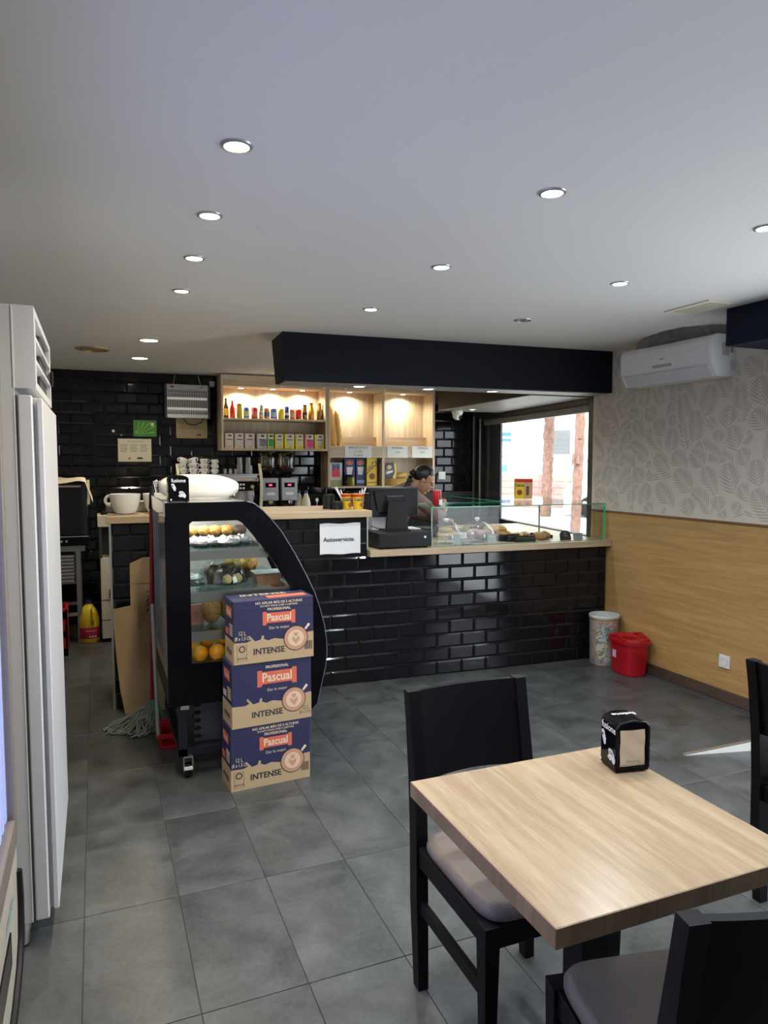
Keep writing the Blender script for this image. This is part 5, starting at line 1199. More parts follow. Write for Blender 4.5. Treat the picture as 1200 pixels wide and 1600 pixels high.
t = sheet_thing('cardboard_sheet', 'folded cardboard flap leaning in front of the tall sheet', [(-.03, .02), (.14, .0), (.15, .52), (.04, .55), (-.028, .50)], 4.645, -.045)
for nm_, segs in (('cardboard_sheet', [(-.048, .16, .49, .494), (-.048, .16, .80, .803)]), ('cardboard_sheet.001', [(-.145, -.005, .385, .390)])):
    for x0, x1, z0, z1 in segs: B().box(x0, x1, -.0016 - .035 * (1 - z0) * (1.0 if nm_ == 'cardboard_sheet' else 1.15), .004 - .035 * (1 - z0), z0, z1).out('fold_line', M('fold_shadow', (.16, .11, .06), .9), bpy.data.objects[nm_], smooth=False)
o = text('33BLL', .075, m_ink, bpy.data.objects['cardboard_sheet'], (.075, -.045, .70), (R(90), R(-90), 0), sx=.8)

# ================================================================== KITCHEN CORNER ON THE LEFT
ov = thing('oven', 'black countertop oven on a dark metal stand', 'oven', (-.34, 6.85, .85))
m_ovg = M('oven_glass', (.006, .007, .011), .06)
B().box(-.32, .275, -.28, .30, .0, .54, .006).out('oven_case', m_black, ov, smooth=False)
B().box(-.32, .272, -.302, -.28, .085, .535, .006).out('oven_door', m_ovg, ov, smooth=False)
B().cyl((-.30, -.335, .505), (.225, -.335, .505), .012, n=12).out('door_handle', m_chrome, ov)
B().box(-.32, .272, -.296, -.28, .0, .075, .003).out('control_panel', m_blackgl, ov, smooth=False); B().box(-.32, .275, -.304, -.28, .075, .082).out('chrome_strip', m_chrome, ov, smooth=False)
for k, x in enumerate((-.13, -.09, .06, .10)): B().cyl((x, -.306, .04), (x, -.296, .04), .010, n=12).out('control_knob', m_whitep if k < 2 else m_chrome, ov)
for z in (.22, .32, .42): B().box(-.20, .05, -.3035, -.3025, z, z + .003).out('rack_line', m_grey, ov, smooth=False)
os_ = thing('oven_stand', 'dark metal stand with stacked trays under the oven', 'stand', (-.34, 6.85, 0))
for sx in (-.30, .185):
    for sy in (-.26, .27): B().box(sx - .018, sx + .018, sy - .018, sy + .018, 0, .80).out('leg', m_grey, os_, smooth=False)
B().box(-.32, .24, -.28, .29, .80, .85).out('stand_top', m_grey, os_, smooth=False)
B().box(-.30, .185, -.27, -.25, .24, .27).box(-.30, .185, .25, .27, .24, .27).out('cross_bar', m_steel, os_, smooth=False)
for k in range(8):
    o = tag(B().box(-.29, .14, -.25, .24, 0, .010, .003).box(-.30, .15, -.26, -.25, 0, .022).box(-.30, .15, .24, .25, 0, .022).out('baking_tray', m_steel, loc=(-.34, 6.85, .535 + k * .030), smooth=False), '%s baking tray in the stack under the oven' % ['lowest', 'second lowest', 'third', 'fourth', 'fifth', 'sixth', 'second highest', 'highest'][k], 'tray', 'baking trays under the oven')
B().box(-.29, .165, -.24, .24, .515, .534).out('tray_runner', m_grey, os_, smooth=False)
tw = thing('tea_towel', 'cream tea towel draped over the oven top', 'towel', (-.34, 6.80, 1.39))
b = B(); nx, ny = 22, 8
g = []
for i in range(nx + 1):
    u = i / nx; row_ = []
    for j in range(ny + 1):
        v = j / ny
        x = -.30 + .60 * min(u, .93) / .93 * .985; z = .028 + .010 * math.sin(u * 9 + v * 3) + .006 * math.sin(u * 17)
        y = -.24 + .30 * v
        if v < .25: z -= (.25 - v) * .18 * (1 + .5 * math.sin(u * 7)); y = -.285 + .02 * v
        if u > .86: z -= (u - .86) * (1.0 + .5 * v); x = .255 + (u - .86) * .42
        row_.append(b.bm.verts.new((x, y, z)))
    g.append(row_)
for i in range(nx):
    for j in range(ny): b.bm.faces.new((g[i][j], g[i + 1][j], g[i + 1][j + 1], g[i][j + 1]))
b.out('towel_cloth', M('towel_cotton', (.78, .70, .50), .9, var=.06, scale=40, bump=.3), tw, ang=80)
B().box(.272, .292, -.27, -.255, -.19, .02).out('towel_corner', M('towel_cotton', (0, 0, 0)), tw, smooth=False)
rcx = thing('bottle_crate', 'red plastic bottle crate on the floor under the oven stand', 'crate', (-.46, 6.32, 0))
b = B(); b.box(-.18, .22, -.14, -.125, 0, .06).box(-.18, .22, -.14, -.125, .15, .20).box(-.18, .22, -.14, -.125, .30, .36).box(.155, .22, -.14, -.125, 0, .36).box(-.18, -.12, -.14, -.125, 0, .36)
b.box(.205, .22, -.14, .16, 0, .36).box(-.18, -.165, -.14, .16, 0, .36).box(-.18, .22, .145, .16, 0, .36).box(-.18, .22, -.14, .16, 0, .012).out('crate_shell', m_red, rcx, smooth=False)
B().box(-.185, .225, -.145, -.120, .36, .385, .004).box(.20, .225, -.145, .165, .36, .385, .004).box(-.185, -.16, -.145, .165, .36, .385, .004).box(-.185, .225, .14, .165, .36, .385, .004).out('crate_rim', m_red, rcx, smooth=False)
yb = thing('bleach_jug', 'yellow bleach jug with red label on the kitchen floor', 'jug', (-.085, 6.60, 0))
m_yel = M('yellow_plastic', (.72, .56, .02), .35, var=.08)
B().lathe([(0, .004), (.075, 0), (.084, .01), (.084, .17), (.080, .22), (.062, .28), (.035, .325), (.022, .335), (.022, .345)], 24, sx=1.0, sy=.72).out('jug_body', m_yel, yb)
B().tube([(.030, -.045, .30), (.040, -.080, .27), (.036, -.085, .21), (.028, -.055, .17)], .013, 8).out('jug_handle', m_yel, yb)
B().lathe([(.027, .343), (.027, .365), (0, .367)], 16).out('jug_cap', m_navy, yb)
B().lathe([(.0845, .040), (.0852, .042), (.0852, .135), (.0845, .137)], 24, sy=.725).out('red_label', M('label_red', (.42, .02, .06), .5), yb)
B().box(-.03, .055, -.0625, -.0612, .105, .109).out('printed_line', m_inkw, yb, smooth=False)
for k in range(3): B().box(.0 + k * .022, .012 + k * .022, -.0628, -.0612, .052, .064).out('printed_icon', m_inkw, yb, smooth=False)
wc = thing('white_cabinet', 'worn white cabinet standing behind the end of the bar', 'cabinet', (.25, 6.52, 0))
m_worn = M('worn_white_paint', (.60, .54, .44), .6, var=.18, scale=14)
B().box(-.23, .25, -.0, .30, .035, .735, .004).out('cabinet_body', m_worn, wc, smooth=False)
B().box(-.245, .25, -.01, .30, 1.005, 1.105, .004).out('cabinet_top', m_worn, wc, smooth=False)
for x in (-.225, -.135, .22): B().box(x - .012, x + .012, .0, .03, .735, 1.005).out('cabinet_post', m_worn if x != -.225 else m_charcoal, wc, smooth=False)
B().box(-.23, .25, .27, .30, .735, 1.005).out('cabinet_back', m_charcoal, wc, smooth=False)
B().box(-.2305, .25, -.004, 0, .195, .20).box(-.2305, -.15, -.004, 0, .37, .375).out('panel_groove', m_charcoal, wc, smooth=False)
B().tube([(-.125, -.005, .37), (-.155, -.035, .40), (-.155, -.035, .46), (-.125, -.005, .49)], .012, 8).out('cabinet_handle', m_black, wc)
B().box(-.23, .25, .02, .28, 0, .035).out('plinth', m_black, wc, smooth=False)
for x, l, m_ in ((.05, 'small red jar lid lying on the white cabinet', m_red), (.0, 'small black jar lid lying on the white cabinet', m_black)):
    o = B().lathe([(0, 0), (.028, 0), (.03, .03), (.02, .036), (0, .036)], 14).out('jar_lid', m_, loc=(.06 + x * 1.4, 6.60, 1.105)); tag(o, l, 'lid')
# ================================================================== TABLE AND CHAIRS
tb_ = thing('dining_table', 'square oak topped dining table in the foreground', 'table', (1.03, 1.29, 0))
B().box(-.308, .308, -.308, .308, .7105, .7500, .0012).out('tabletop', m_table, tb_, smooth=False)
e = B().box(-.3085, .3085, -.3092, -.308, .7115, .7490).box(-.3085, .3085, .308, .3092, .7115, .7490).box(-.3092, -.308, -.308, .308, .7115, .7490).box(.308, .3092, -.308, .308, .7115, .7490)
e.out('edge_band', m_tablee, tb_, smooth=False)
B().box(-.035, .035, -.035, .035, .03, .69).out('column', m_black, tb_, smooth=False)
B().box(-.16, .16, -.16, .16, .69, .7105).out('top_plate', m_black, tb_, smooth=False)
B().box(-.24, .24, -.035, .035, .006, .035, .004).box(-.035, .035, -.24, .24, .006, .035, .004).out('cross_base', m_black, tb_, smooth=False)
for dx, dy in ((.22, 0), (-.22, 0), (0, .22), (0, -.22)): B().cyl((dx, dy, 0), (dx, dy, .008), .02, n=12).out('foot', m_black, tb_)
m_lac = M('black_lacquer', (.006, .006, .008), .40, var=.2, spec=.12); m_seat = M('taupe_leatherette', (.185, .150, .125), .45, var=.06, scale=20, bump=.12, bscale=220)
def chair(loc, rz, label):
    # faces -y: the backrest stands at +y
    t = thing('dining_chair', label, 'chair', loc, rz, 'dining chairs')
    for s in (-1, 1):
        b = B(); pr = [(.185, 0), (.200, .25), (.205, .46), (.215, .62), (.242, .79), (.258, .880)]
        ring_prev = None
        for i, (y, z) in enumerate(pr):
            hw = .0185 if i else .016; dy = .024 if i in (1, 2, 3) else .018
            x = s * .185
            q = b.ring([(x - hw, y - dy, z), (x + hw, y - dy, z), (x + hw, y + dy, z), (x - hw, y + dy, z)])
            if ring_prev: b.bridge(ring_prev, q)
            else: b.cap(q, True)
            ring_prev = q
        b.cap(ring_prev); lg = b.out('leg', m_lac, t, smooth=False)
        B().cyl((s * .185, .185, -.0), (s * .185, .185, .006), .010, n=8).out('glide', m_black, lg)
        b = B()
        a = b.ring([(s * .185 - .014, -.214, .004), (s * .185 + .014, -.214, .004), (s * .185 + .014, -.186, .004), (s * .185 - .014, -.186, .004)])
        c = b.ring([(s * .185 - .021, -.221, .435), (s * .185 + .021, -.221, .435), (s * .185 + .021, -.175, .435), (s * .185 - .021, -.175, .435)])
        b.bridge(a, c); b.cap(a, True); b.cap(c); b.out('leg', m_lac, t, smooth=False)
        B().box(s * .185 - .012, s * .185 + .012, -.18, .185, .375, .433, .002).out('side_rail', m_lac, t, smooth=False)
        B().box(s * .185 - .010, s * .185 + .010, -.185, .18, .235, .270, .002).out('stretcher', m_lac, t, smooth=False)
    B().box(-.167, .167, -.215, -.190, .375, .433, .002).out('front_rail', m_lac, t, smooth=False)
    B().box(-.167, .167, .188, .212, .375, .433, .002).out('back_rail', m_lac, t, smooth=False)
    # curved back panel
    b = B(); nX = 12; rows = [(.212, .615), (.226, .70), (.241, .79), (.258, .878)]
    gF = []; gB = []
    for y, z in rows:
        f_, k_ = [], []
        for i in range(nX + 1):
            u = -1 + 2 * i / nX; x = u * .170; bow = .016 * (1 - u * u)
            zz = z + (.012 * (1 - u * u) if z < .62 else 0)
            f_.append(b.bm.verts.new((x, y + bow - .009, zz))); k_.append(b.bm.verts.new((x, y + bow + .009, zz)))
        gF.append(f_); gB.append(k_)
    for r_ in range(3):
        for i in range(nX):
            b.bm.faces.new((gF[r_][i], gF[r_][i + 1], gF[r_ + 1][i + 1], gF[r_ + 1][i])); b.bm.faces.new((gB[r_][i + 1], gB[r_][i], gB[r_ + 1][i], gB[r_ + 1][i + 1]))
    for i in range(nX):
        b.bm.faces.new((gF[0][i + 1], gF[0][i], gB[0][i], gB[0][i + 1])); b.bm.faces.new((gF[3][i], gF[3][i + 1], gB[3][i + 1], gB[3][i]))
    for r_ in range(3):
        b.bm.faces.new((gF[r_][0], gF[r_ + 1][0], gB[r_ + 1][0], gB[r_][0])); b.bm.faces.new((gF[r_ + 1][nX], gF[r_][nX], gB[r_][nX], gB[r_ + 1][nX]))
    b.out('backrest', m_lac, t, ang=50)
    # cushion
    b = B(); nn = 14
    def prof(a): return math.copysign(abs(a) ** .30, a)
    rows_ = []
    for k, (s_, z) in enumerate([(.95, .430), (1.0, .438), (1.0, .452), (.965, .466), (.88, .473), (.6, .477), (.0, .479)]):
        if s_ == 0: rows_.append([b.bm.verts.new((0, -.01, z))]); continue
        rows_.append(b.ring([(.191 * s_ * prof(math.cos(a)) * (1 if True else 0), -.012 + .205 * s_ * prof(math.sin(a)), z) for a in [2 * math.pi * i / 48 for i in range(48)]]))
    for a_, c_ in zip(rows_, rows_[1:]):
        if len(c_) == 1:
            for i in range(48): b.bm.faces.new((a_[i], a_[(i + 1) % 48], c_[0]))
        else: b.bridge(a_, c_)
    b.cap(rows_[0], True)
    b.out('seat_cushion', m_seat, t, ang=60)
    return t
chair((1.045, 1.640, 0), 0.0, 'black chair tucked under the far side of the table')
chair((1.045, .985, 0), math.pi - .20, 'black chair at the near right side of the table')
chair((2.345, 1.565, 0), R(90), 'black chair cut by the right edge of the photo')

nd = thing('napkin_dispenser', 'black napkin dispenser with napkins on the oak table', 'napkin dispenser', (1.287, 1.467, .750), R(-11))
dispenser(nd, .088, .074, .132, 'y'); nd.scale = (1.06, 1.06, 1.06)
m_napk = M('napkin_paper', (.66, .54, .40), .85, var=.04, bump=.3, bscale=20)
b = B(); nx, nz = 6, 8
vs = [[b.bm.verts.new((-.034 + .066 * i / nx, -.0388 - .0012 * math.sin(i + k * 1.4), .018 + .090 * k / nz)) for k in range(nz + 1)] for i in range(nx + 1)]
for i in range(nx):
    for k in range(nz): b.bm.faces.new((vs[i][k], vs[i + 1][k], vs[i + 1][k + 1], vs[i][k + 1]))
b.out('napkin', m_napk, nd)
text('Aquarius', .010, M('teal_ink', (.10, .22, .20), .7), nd, (0, -.0408, .030)); text('gracias por su visita', .0075, M('teal_ink', (0, 0, 0)), nd, (0, -.0408, .022))
portrait(nd, (0, 0, R(-90)), (-.044, 0, 0), .074)
text('fusione', .022, m_inkw, nd, (0, .008, .1328), (0, 0, R(180)), bold=.0004)
B().tube([(-.044, -.0372, .012), (.044, -.0372, .012), (.044, -.0372, .112), (.034, -.0372, .124), (0, -.0372, .130), (-.034, -.0372, .124), (-.044, -.0372, .112)], .003, 6, closed=True).out('front_rim', m_black, nd)

# ================================================================== LEFT FOREGROUND
fr = thing('upright_freezer', 'tall white upright freezer seen edge-on at the left', 'freezer', (-.58, 2.87, 0))
of = (.58, -2.87, 0)
B().box(-.95, -.226, 2.44, 3.30, .085, 2.035, .003).out('freezer_body', m_white, fr, of, smooth=False)
B().box(-.226, -.214, 2.452, 3.29, .10, 1.765).out('door_gasket', M('grey_gasket', (.12, .12, .13), .6), fr, of, smooth=False)
B().box(-.214, -.174, 2.440, 3.295, .090, 1.765, .004).out('freezer_door', m_white, fr, of, smooth=False)
B().box(-.174, -.162, 2.485, 3.295, .100, 1.76, .002).out('door_face', m_white, fr, of, smooth=False)
B().box(-.162, -.146, 2.462, 3.290, .105, 1.757, .003).out('door_handle_plate', m_white, fr, of, smooth=False)
hd = B().box(-.226, -.190, 2.44, 3.30, 1.785, 2.035).box(-.190, -.162, 2.44, 2.50, 1.785, 2.035).box(-.190, -.162, 3.24, 3.30, 1.785, 2.035).box(-.190, -.162, 2.5, 3.24, 1.785, 1.808).box(-.190, -.162, 2.5, 3.24, 2.012, 2.035)
hd.box(-.190, -.162, 2.5, 3.24, 1.868, 1.880).box(-.190, -.162, 2.5, 3.24, 1.940, 1.952).out('header_grille', m_white, fr, of, smooth=False)
for k in range(3): B().box(-.1895, -.176, 2.86, 3.24, 1.809 + k * .0715, 1.866 + k * .0715).out('grille_slot', m_charcoal, fr, of, smooth=False)
B().box(-.160, -.150, 3.22, 3.27, 1.87, 1.93, .004).out('lock', m_black, fr, of, smooth=False)
for x, y in ((-.262, 2.48), (-.262, 3.25), (-.9, 2.48), (-.9, 3.25)):
    lg = B().lathe([(0, .008), (.026, .008), (.028, .05), (.030, .052), (.030, .088)], 20, (x, y, 0)).out('leg', m_steel, fr, of); B().lathe([(0, 0), (.024, 0), (.026, .008), (0, .008)], 16, (x, y, 0)).out('leg_pad', m_black, lg)
B().box(-.224, -.2205, 2.438, 2.4405, .09, 2.03).out('corner_trim', m_whitep, fr, of, smooth=False)
df = thing('drinks_fridge', 'beige drinks fridge with blue lit glass at the far left edge', 'drinks fridge', (-.62, 1.42, 0))
od = (.62, -1.42, 0)
m_beige = M('beige_enamel', (.46, .42, .36), .4, var=.04); m_brn = M('taupe_frame', (.20, .165, .14), .4)
B().box(-1.0, -.262, 0.60, 2.235, .05, 1.96, .006).out('fridge_body', m_beige, df, od, smooth=False)
B().box(-.262, -.236, 2.195, 2.235, .47, 1.90, .003).box(-.262, -.236, .60, .64, .47, 1.90, .003).box(-.262, -.236, 0.64, 2.195, .47, .55, .003).box(-.262, -.236, 0.64, 2.195, 1.84, 1.90, .003).out('door_frame', m_brn, df, od, smooth=False)
B().box(-.252, -.246, 0.64, 2.195, .55, 1.84).out('door_glass', m_glass, df, od, smooth=False)
m_led = M('blue_white_led', (.45, .55, 1.0), .4, emit=(.50, .56, 1.0), estr=1.9); m_ledd = M('blue_liner', (.20, .26, .62), .4, emit=(.20, .25, .85), estr=.9)
B().box(-.2615, -.2605, 0.64, 2.195, .55, 1.84).out('lit_liner', m_ledd, df, od, smooth=False)
for k in range(26): B().box(-.2605, -.2555, .655 + k * .060, .685 + k * .060, .56, 1.83).out('light_tube', m_led, df, od, smooth=False)
B().box(-.262, -.240, 0.60, 2.235, .03, .465, .004).out('kick_panel', m_beige, df, od, smooth=False)
B().tube([(-.238, 2.225, .385), (-.236, 2.226, .30), (-.235, 2.20, .20), (-.235, 2.13, .15), (-.235, 2.0, .12), (-.235, 1.83, .11), (-.235, 1.65, .13), (-.235, 1.48, .20)], .012, 8).out('oval_gasket', m_black, df, od)
B().box(-.2405, -.236, 1.70, 2.02, .24, .33, .002).out('control_window', m_blackgl, df, od, smooth=False)
area('fridge_lamp', (-.240 + .62, 0, 1.22), (0, R(-90), 0), 1.2, 1.5, 2.6, (.46, .54, 1.0), 170, 'RECTANGLE', df)
text('LONGSON', .034, M('teal_print', (.10, .38, .48), .5), df, (-.2355 + .62, 2.02 - 1.42, .375), (R(90), 0, R(90)), bold=.0008)

# ================================================================== RIGHT WALL
def wthing(name, label, cat, y, z, x=0.0):
    c, s_ = math.cos(SW), math.sin(SW)
    return thing(name, label, cat, (3.8316 + c * x - s_ * y, .0557 + s_ * x + c * y, z), SW)
ac = wthing('air_conditioner', 'white split air conditioner high on the fern wallpaper', 'air conditioner', 3.735, 2.10)
prof_ = [(-.002, 0), (-.002, .262), (-.170, .262), (-.200, .250), (-.212, .225), (-.216, .16), (-.205, .075), (-.160, .0)]
B().prism([(x, z) for x, z in prof_], 'y', -.405, .405).out('housing', m_whitep, ac, smooth=False)
B().prism([(-.2125, .222), (-.2165, .16), (-.2065, .078), (-.2115, .078), (-.2215, .16), (-.2175, .222)], 'y', -.395, .395).out('front_panel', m_whitep, ac, smooth=False)
B().prism([(-.206, .070), (-.163, .004), (-.167, .001), (-.2105, .067)], 'y', -.37, .37).out('air_flap', m_white, ac, smooth=False)
B().box(-.2195, -.2155, -.085, .085, .098, .118, .002).out('display_badge', M('badge_silver', (.55, .51, .44), .3, .3), ac, smooth=False); B().box(-.2225, -.2185, -.02, .02, .150, .156).out('maker_mark', m_greyp, ac, smooth=False)
B().box(-.12, -.06, -.4065, -.405, .13, .21).out('rating_sticker', M('sticker_grey', (.45, .45, .47), .5, var=.4, scale=80), ac, smooth=False); B().box(-.05, -.025, -.4065, -.405, .15, .21).out('rating_sticker', M('sticker_tan', (.35, .28, .20), .5), ac, smooth=False)
B().box(-.045, -.002, -.4065, -.405, .04, .10, .002).out('pipe_cover', m_white, ac, smooth=False)
ol = wthing('wall_socket', 'white wall socket in the oak panel', 'socket', 3.325, .262, -.010)
B().box(-.010, .0, -.042, .042, -.042, .042, .003).out('socket_plate', m_whitep, ol, smooth=False)
b = B().lathe([(.028, 0), (.028, .003), (.024, .003), (.022, -.004), (0, -.004)], 20); b.xf(Matrix.Translation((-.010, 0, 0)) @ Matrix.Rotation(R(-90), 4, 'Y')); b.out('socket_well', m_white, ol)
for s_ in (-1, 1): B().cyl((-.009, s_ * .009, 0), (-.0065, s_ * .009, 0), .0035, n=8).out('socket_hole', m_black, ol)
# bin with map print
bn = thing('waste_bin', 'round waste bin printed with an old world map', 'bin', (3.632, 4.400, 0))
m_map = M('map_print', (.42, .38, .34), .5, var=.7, scale=22)
def map_mat(name, cs, scale):
    m, nt, N, L, p = nodes(name); tc = N.new('ShaderNodeTexCoord'); no = N.new('ShaderNodeTexNoise'); no.inputs['Scale'].default_value = scale; no.inputs['Detail'].default_value = 6; no.inputs['Distortion'].default_value = 1.0
    rp = N.new('ShaderNodeValToRGB'); rp.color_ramp.interpolation = 'LINEAR'
    L.new(tc.outputs['Object'], no.inputs['Vector']); L.new(no.outputs['Fac'], rp.inputs['Fac']); L.new(rp.outputs['Color'], p.inputs['Base Color'])
    e = rp.color_ramp.elements; e[0].position = .30; e[0].color = (*cs[0], 1); e[1].position = .70; e[1].color = (*cs[-1], 1)
    for i, c in enumerate(cs[1:-1]): q = e.new(.30 + .40 * (i + 1) / (len(cs) - 1)); q.color = (*c, 1)
    p.inputs['Roughness'].default_value = .45; return m
m_mapa = map_mat('antique_border_print', [(.30, .16, .16), (.55, .48, .40), (.32, .22, .22), (.50, .50, .46)], 26)
m_mapb = map_mat('antique_map_print', [(.30, .42, .44), (.46, .52, .50), (.10, .12, .10), (.60, .52, .36), (.42, .50, .48)], 17)
B().lathe([(0, .003), (.100, 0), (.104, .005), (.111, .36), (.113, .366), (.108, .366), (.100, .01), (0, .01)], 36).out('bin_body', m_mapa, bn)
b = B(); rr = .1085
for (az, zc, rad) in [(R(-118), .235, .085), (R(-118), .115, .085)]:
    n_ = 20; c0 = None; rim = []
    def onb(a, z): r_ = .1046 + (.0074 * z / .36) + .0006; return (r_ * math.cos(a), r_ * math.sin(a), z)
    rings_ = []
    for k in range(1, 5):
        rings_.append(b.ring([onb(az + rad * k / 4 * math.cos(t_) / rr, zc + rad * .95 * k / 4 * math.sin(t_)) for t_ in [2 * math.pi * i / n_ for i in range(n_)]]))
    c0 = b.bm.verts.new(onb(az, zc))
    for i in range(n_): b.bm.faces.new((c0, rings_[0][i], rings_[0][(i + 1) % n_]))
    for k in range(3): b.bridge(rings_[k], rings_[k + 1])
b.out('map_hemisphere', m_mapb, bn)
B().lathe([(.110, .362), (.116, .360), (.117, .372), (.112, .378), (.104, .374), (.098, .30), (.0, .10)], 36).xf(Matrix.Translation((0, 0, .006))).out('bin_liner', M('liner_film', (.60, .62, .62), .4, var=.15, scale=30, bump=.6, bscale=30), bn)
B().lathe([(.1135, .352), (.1155, .356), (.1155, .362), (.1125, .366)], 36).out('brass_rim', m_brass, bn)
# red mop bucket
rb = thing('mop_bucket', 'red mop bucket with wringer in front of the map bin', 'bucket', (3.628, 4.115, 0), R(-6))
def oval(b, lv, n_=40, p=.62):
    rs = []
    for rx, ry, z in lv:
        rs.append(b.ring([(math.copysign(abs(math.cos(a)) ** p, math.cos(a)) * rx, math.copysign(abs(math.sin(a)) ** p, math.sin(a)) * ry, z) for a in [2 * math.pi * i / n_ for i in range(n_)]]))
    for a_, c_ in zip(rs, rs[1:]): b.bridge(a_, c_)
    return rs
b = B(); rs = oval(b, [(.084, .118, .0), (.090, .124, .008), (.106, .146, .235), (.117, .157, .237), (.118, .158, .262), (.112, .152, .264), (.106, .146, .255), (.092, .126, .012)]); b.cap(rs[0], True); b.cap(rs[-1]); b.out('bucket_body', m_red, rb)
b = B(); rs = oval(b, [(.110, .150, .262), (.108, .148, .272), (.060, .075, .266), (.050, .060, .262), (.046, .056, .20), (.030, .040, .17)], p=.8); b.cap(rs[-1]); b.out('wringer', m_red, rb)
for s_ in (-1, 1): B().tube([(s_ * .095, -.09, .268), (s_ * .103, 0, .292), (s_ * .095, .09, .268)], .008, 8).out('handle_ear', m_red, rb)
B().box(-.1040, -.1005, .01, .05, .120, .175).out('sticker', M('bucket_sticker', (.62, .45, .60), .4, var=.5, scale=40), rb, smooth=False)
# low white wedge of the entrance ramp
rp_ = thing('entrance_ramp', 'low white sided wedge ramp leading to the right wall', 'ramp', (2.871, 2.809, 0), R(-12.8))
b = B().prism([(0, 0), (.92, 0), (.92, .112), (.02, .003)], 'y', 0, .022); b.out('ramp_side', M('ramp_white', (.66, .65, .62), .5, var=.06), rp_, smooth=False)
B().prism([(.0, .0035), (.92, .1125), (.92, .1155), (.0, .006)], 'y', .002, .022).out('ramp_top', M('dirty_edge', (.16, .12, .09), .9, var=.5, scale=60), rp_, smooth=False)

# ================================================================== PERSON behind the counter
pn = thing('person', 'worker in a mauve sweater with a dark braid bending behind the glass case', 'person', (2.42, 5.74, 0))
op = (-2.42, -5.74, 0)
m_skin = M('skin', (.42, .225, .14), .5, var=.05, scale=30); m_hair = M('dark_hair', (.012, .010, .010), .35, var=.4, scale=60, stretch=(1, 1, 8)); m_swt = M('mauve_knit', (.24, .145, .125), .85, var=.12, scale=80, bump=.3, bscale=160); m_trs = M('dark_trousers', (.03, .03, .04), .8)
def remesh(o, vox, sm=4):
    m_ = o.modifiers.new('remesh', 'REMESH'); m_.mode = 'VOXEL'; m_.voxel_size = vox; m_.use_smooth_shade = True
    if sm:
        k = o.modifiers.new('smooth', 'SMOOTH'); k.iterations = sm; k.factor = .5
HC = Vector((2.690, 5.70, 1.405)); fwd = Vector((.80, -.30, -.52)).normalized(); side = Vector((0, 0, 1)).cross(fwd).normalized(); upv = fwd.cross(side)
HM = Matrix.Translation(HC) @ Matrix((( fwd.x, side.x, upv.x, 0), (fwd.y, side.y, upv.y, 0), (fwd.z, side.z, upv.z, 0), (0, 0, 0, 1)))
def H(x, y, z): return HM @ Vector((x, y, z))
hb = B()
hb.ball((-.005, 0, .030), (.092, .073, .088), 20, 14).ball((.028, 0, -.030), (.064, .058, .085), 18, 12).ball((.062, 0, -.098), (.026, .030, .022), 12, 8)
hb.tube([(.088, 0, .022), (.106, 0, -.010), (.120, 0, -.030), (.100, 0, -.040)], [.008, .009, .012, .010], 8).ball((.090, 0, -.062), (.012, .022, .007), 10, 6).ball((.088, 0, -.074), (.012, .020, .007), 10, 6)
hb.ball((.078, .028, .018), (.014, .022, .010), 10, 6).ball((.078, -.028, .018), (.014, .022, .010), 10, 6).ball((.060, .034, -.030), (.020, .018, .022), 10, 6).ball((.060, -.034, -.030), (.020, .018, .022), 10, 6)
for s_ in (-1, 1): hb.ball((-.004, s_ * .074, -.012), (.019, .008, .030), 10, 8)
hb.xf(HM)
SHL, SHR = Vector((2.50, 5.93, 1.265)), Vector((2.56, 5.60, 1.255))
NB = Vector((2.545, 5.76, 1.305))
hb.tube([NB - Vector((.02, 0, .04)), H(-.035, 0, -.055), H(-.01, 0, -.02)], [.060, .052, .050], 14)
# trunk, hips, legs
hb.tube([(2.34, 5.78, .90), (2.38, 5.775, 1.02), (2.45, 5.765, 1.15), (2.525, 5.765, 1.25)], [.135, .125, .135, .11], 16)
for s_ in (-1, 1): hb.tube([(2.35, 5.78 + s_ * .085, .92), (2.40, 5.78 + s_ * .095, .50), (2.36, 5.78 + s_ * .095, .08)], [.085, .060, .045], 12); hb.tube([(2.33, 5.78 + s_ * .095, .045), (2.52, 5.78 + s_ * .10, .035)], [.042, .035], 10)
def arm(sh, el, wr):
    hb.tube([sh, el, wr], [.052, .042, .028], 12)
ELR, WRR = Vector((2.790, 5.55, 1.075)), Vector((2.835, 5.56, 1.150))
ELL, WRL = Vector((2.72, 5.93, 1.08)), Vector((2.915, 5.74, 1.03))
arm(SHR, ELR, WRR); arm(SHL, ELL, WRL)
hb.tube([SHL, NB, SHR], [.06, .075, .06], 12)
def hand(wr, d, n_, curl):
    d = d.normalized(); n_ = (n_ - d * n_.dot(d)).normalized(); s_ = d.cross(n_)
    hb.ball(wr + d * .045, (.030, .030, .030), 10, 8)
    hb.tube([wr, wr + d * .04, wr + d * .085], [.026, .034, .030], 10)
    for i, (off, ln) in enumerate([(-.030, .062), (-.010, .074), (.010, .070), (.030, .056)]):
        p = wr + d * .078 + s_ * off; q_ = p + d * ln * .45 - n_ * curl * .3; r_ = q_ + d * ln * .3 - n_ * curl * .8
        hb.tube([p, q_, r_], [.0095, .0090, .0075], 7)
    p = wr + d * .03 - s_ * .028; hb.tube([p, p - s_ * .022 + d * .022, p - s_ * .026 + d * .050 - n_ * curl * .4], [.011, .010, .008], 7)
hand(WRR, Vector((-.12, .10, .5)), Vector((.8, -.4, .1)), .035)
hand(WRL, Vector((.8, -.5, -.2)), Vector((0, .2, 1)), .03)
body = hb.out('body', m_skin, pn, op); remesh(body, .0055, 2)
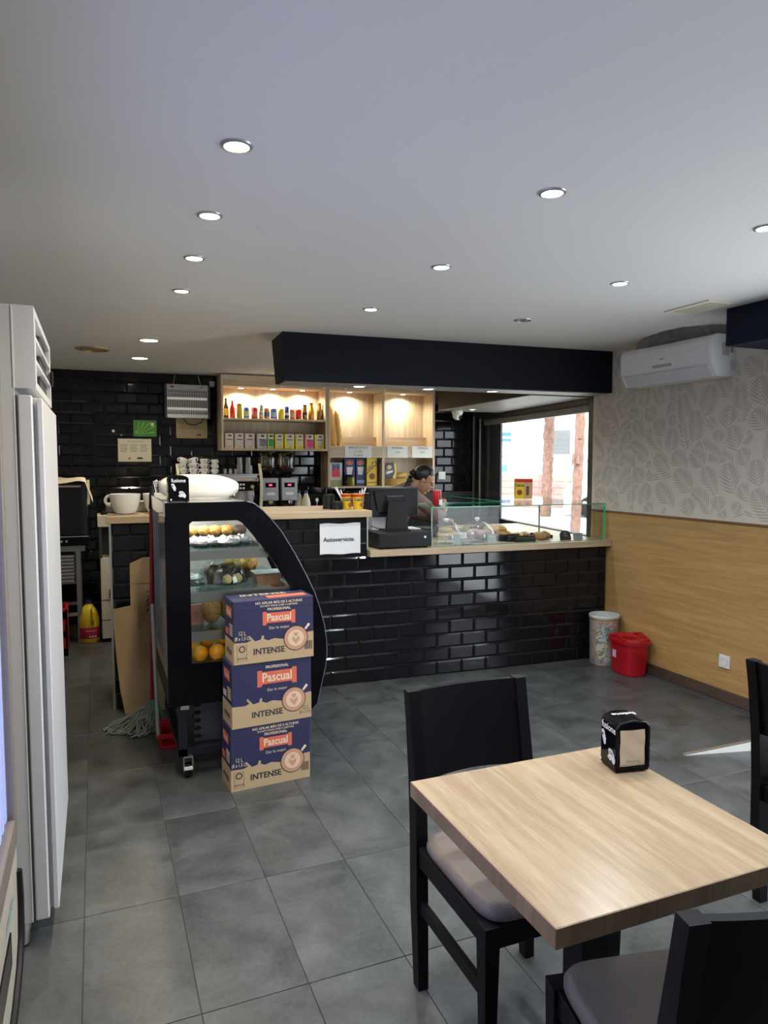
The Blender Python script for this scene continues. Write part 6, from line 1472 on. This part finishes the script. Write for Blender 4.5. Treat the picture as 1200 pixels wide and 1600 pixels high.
# sweater, trousers, shoes
sw_ = B().tube([(2.335, 5.78, .88), (2.38, 5.775, 1.02), (2.45, 5.765, 1.15), (2.525, 5.765, 1.265)], [.150, .140, .150, .125], 18)
sw_.tube([SHL, ELL, ELL.lerp(WRL, .85)], [.064, .056, .044], 14).tube([SHR, ELR, ELR.lerp(WRR, .55)], [.066, .058, .050], 14).tube([SHL, NB, SHR], [.070, .082, .070], 12).tube([NB - Vector((.01, 0, .04)), NB + Vector((.040, -.012, .030))], [.085, .066], 14)
s_o = sw_.out('sweater', m_swt, pn, op); remesh(s_o, .010, 5)
tr_ = B().tube([(2.335, 5.78, .95), (2.345, 5.78, .84)], [.152, .150], 16)
for s_ in (-1, 1): tr_.tube([(2.35, 5.78 + s_ * .085, .90), (2.40, 5.78 + s_ * .095, .50), (2.36, 5.78 + s_ * .095, .07)], [.100, .076, .062], 12)
t_o = tr_.out('trousers', m_trs, pn, op); remesh(t_o, .012, 4)
for s_ in (-1, 1): B().ball((2.43, 5.78 + s_ * .10, .042), (.14, .055, .045), 14, 8, lambda v: Vector((v.x, v.y, max(v.z, -.042)))).out('shoe', m_black, pn, op)
hr = B().ball((-.012, 0, .036), (.100, .081, .096), 24, 16, lambda v: v if not (v.x > .030 and v.z < .052 - (.10 - v.x) * .45) and not (v.z < -.055 and v.x > -.03) else v * .72)
hr.xf(HM); ho = hr.out('hair', m_hair, pn, op)
bp0 = H(-.095, 0, .02); bw = [bp0, bp0 + Vector((-.035, -.01, .0)), Vector((2.560, 5.70, 1.405)), Vector((2.515, 5.66, 1.360)), Vector((2.475, 5.63, 1.315)), Vector((2.445, 5.62, 1.27)), Vector((2.425, 5.615, 1.22))]
b = B()
for i in range(22):
    u = i / 21 * (len(bw) - 1); k = min(int(u), len(bw) - 2); p = bw[k].lerp(bw[k + 1], u - k)
    b.ball(p + Vector((0, .008 * (-1) ** i, .006 * (-1) ** i)), (.021, .019, .020), 10, 7)
b.out('braid', m_hair, ho)
for s_ in (-1, 1):
    B().ball(H(.081, s_ * .029, -.004), (.007, .008, .005), 8, 6).out('eye', m_ink, pn, op)
    B().tube([H(.090, s_ * .012, .016), H(.086, s_ * .028, .022), H(.074, s_ * .046, .016)], .0032, 5).out('eyebrow', m_hair, pn, op)
gl = B(); gl.tube([H(.106, .008, .0), H(.100, .050, .004)], .0012, 5)
for s_ in (-1, 1):
    gl.tube([H(.104, s_ * (.030 + .022 * math.cos(a)), -.006 + .017 * math.sin(a)) for a in [2 * math.pi * i / 14 for i in range(14)]], .0011, 5, closed=True); gl.tube([H(.100, s_ * .052, .0), H(.0, s_ * .080, .004)], .0012, 5)
gl.out('glasses', m_chrome, pn, op)
b = B(); b.tube([H(.098, -.014, -.068), H(.100, 0, -.067), H(.098, .014, -.068)], .0035, 6); b.out('lips', M('lip_skin', (.36, .12, .10), .5), pn, op)
for s_ in (-1, 1): B().ball(H(.0, s_ * .082, -.042), .005, 8, 6).out('earring', m_chrome, pn, op)
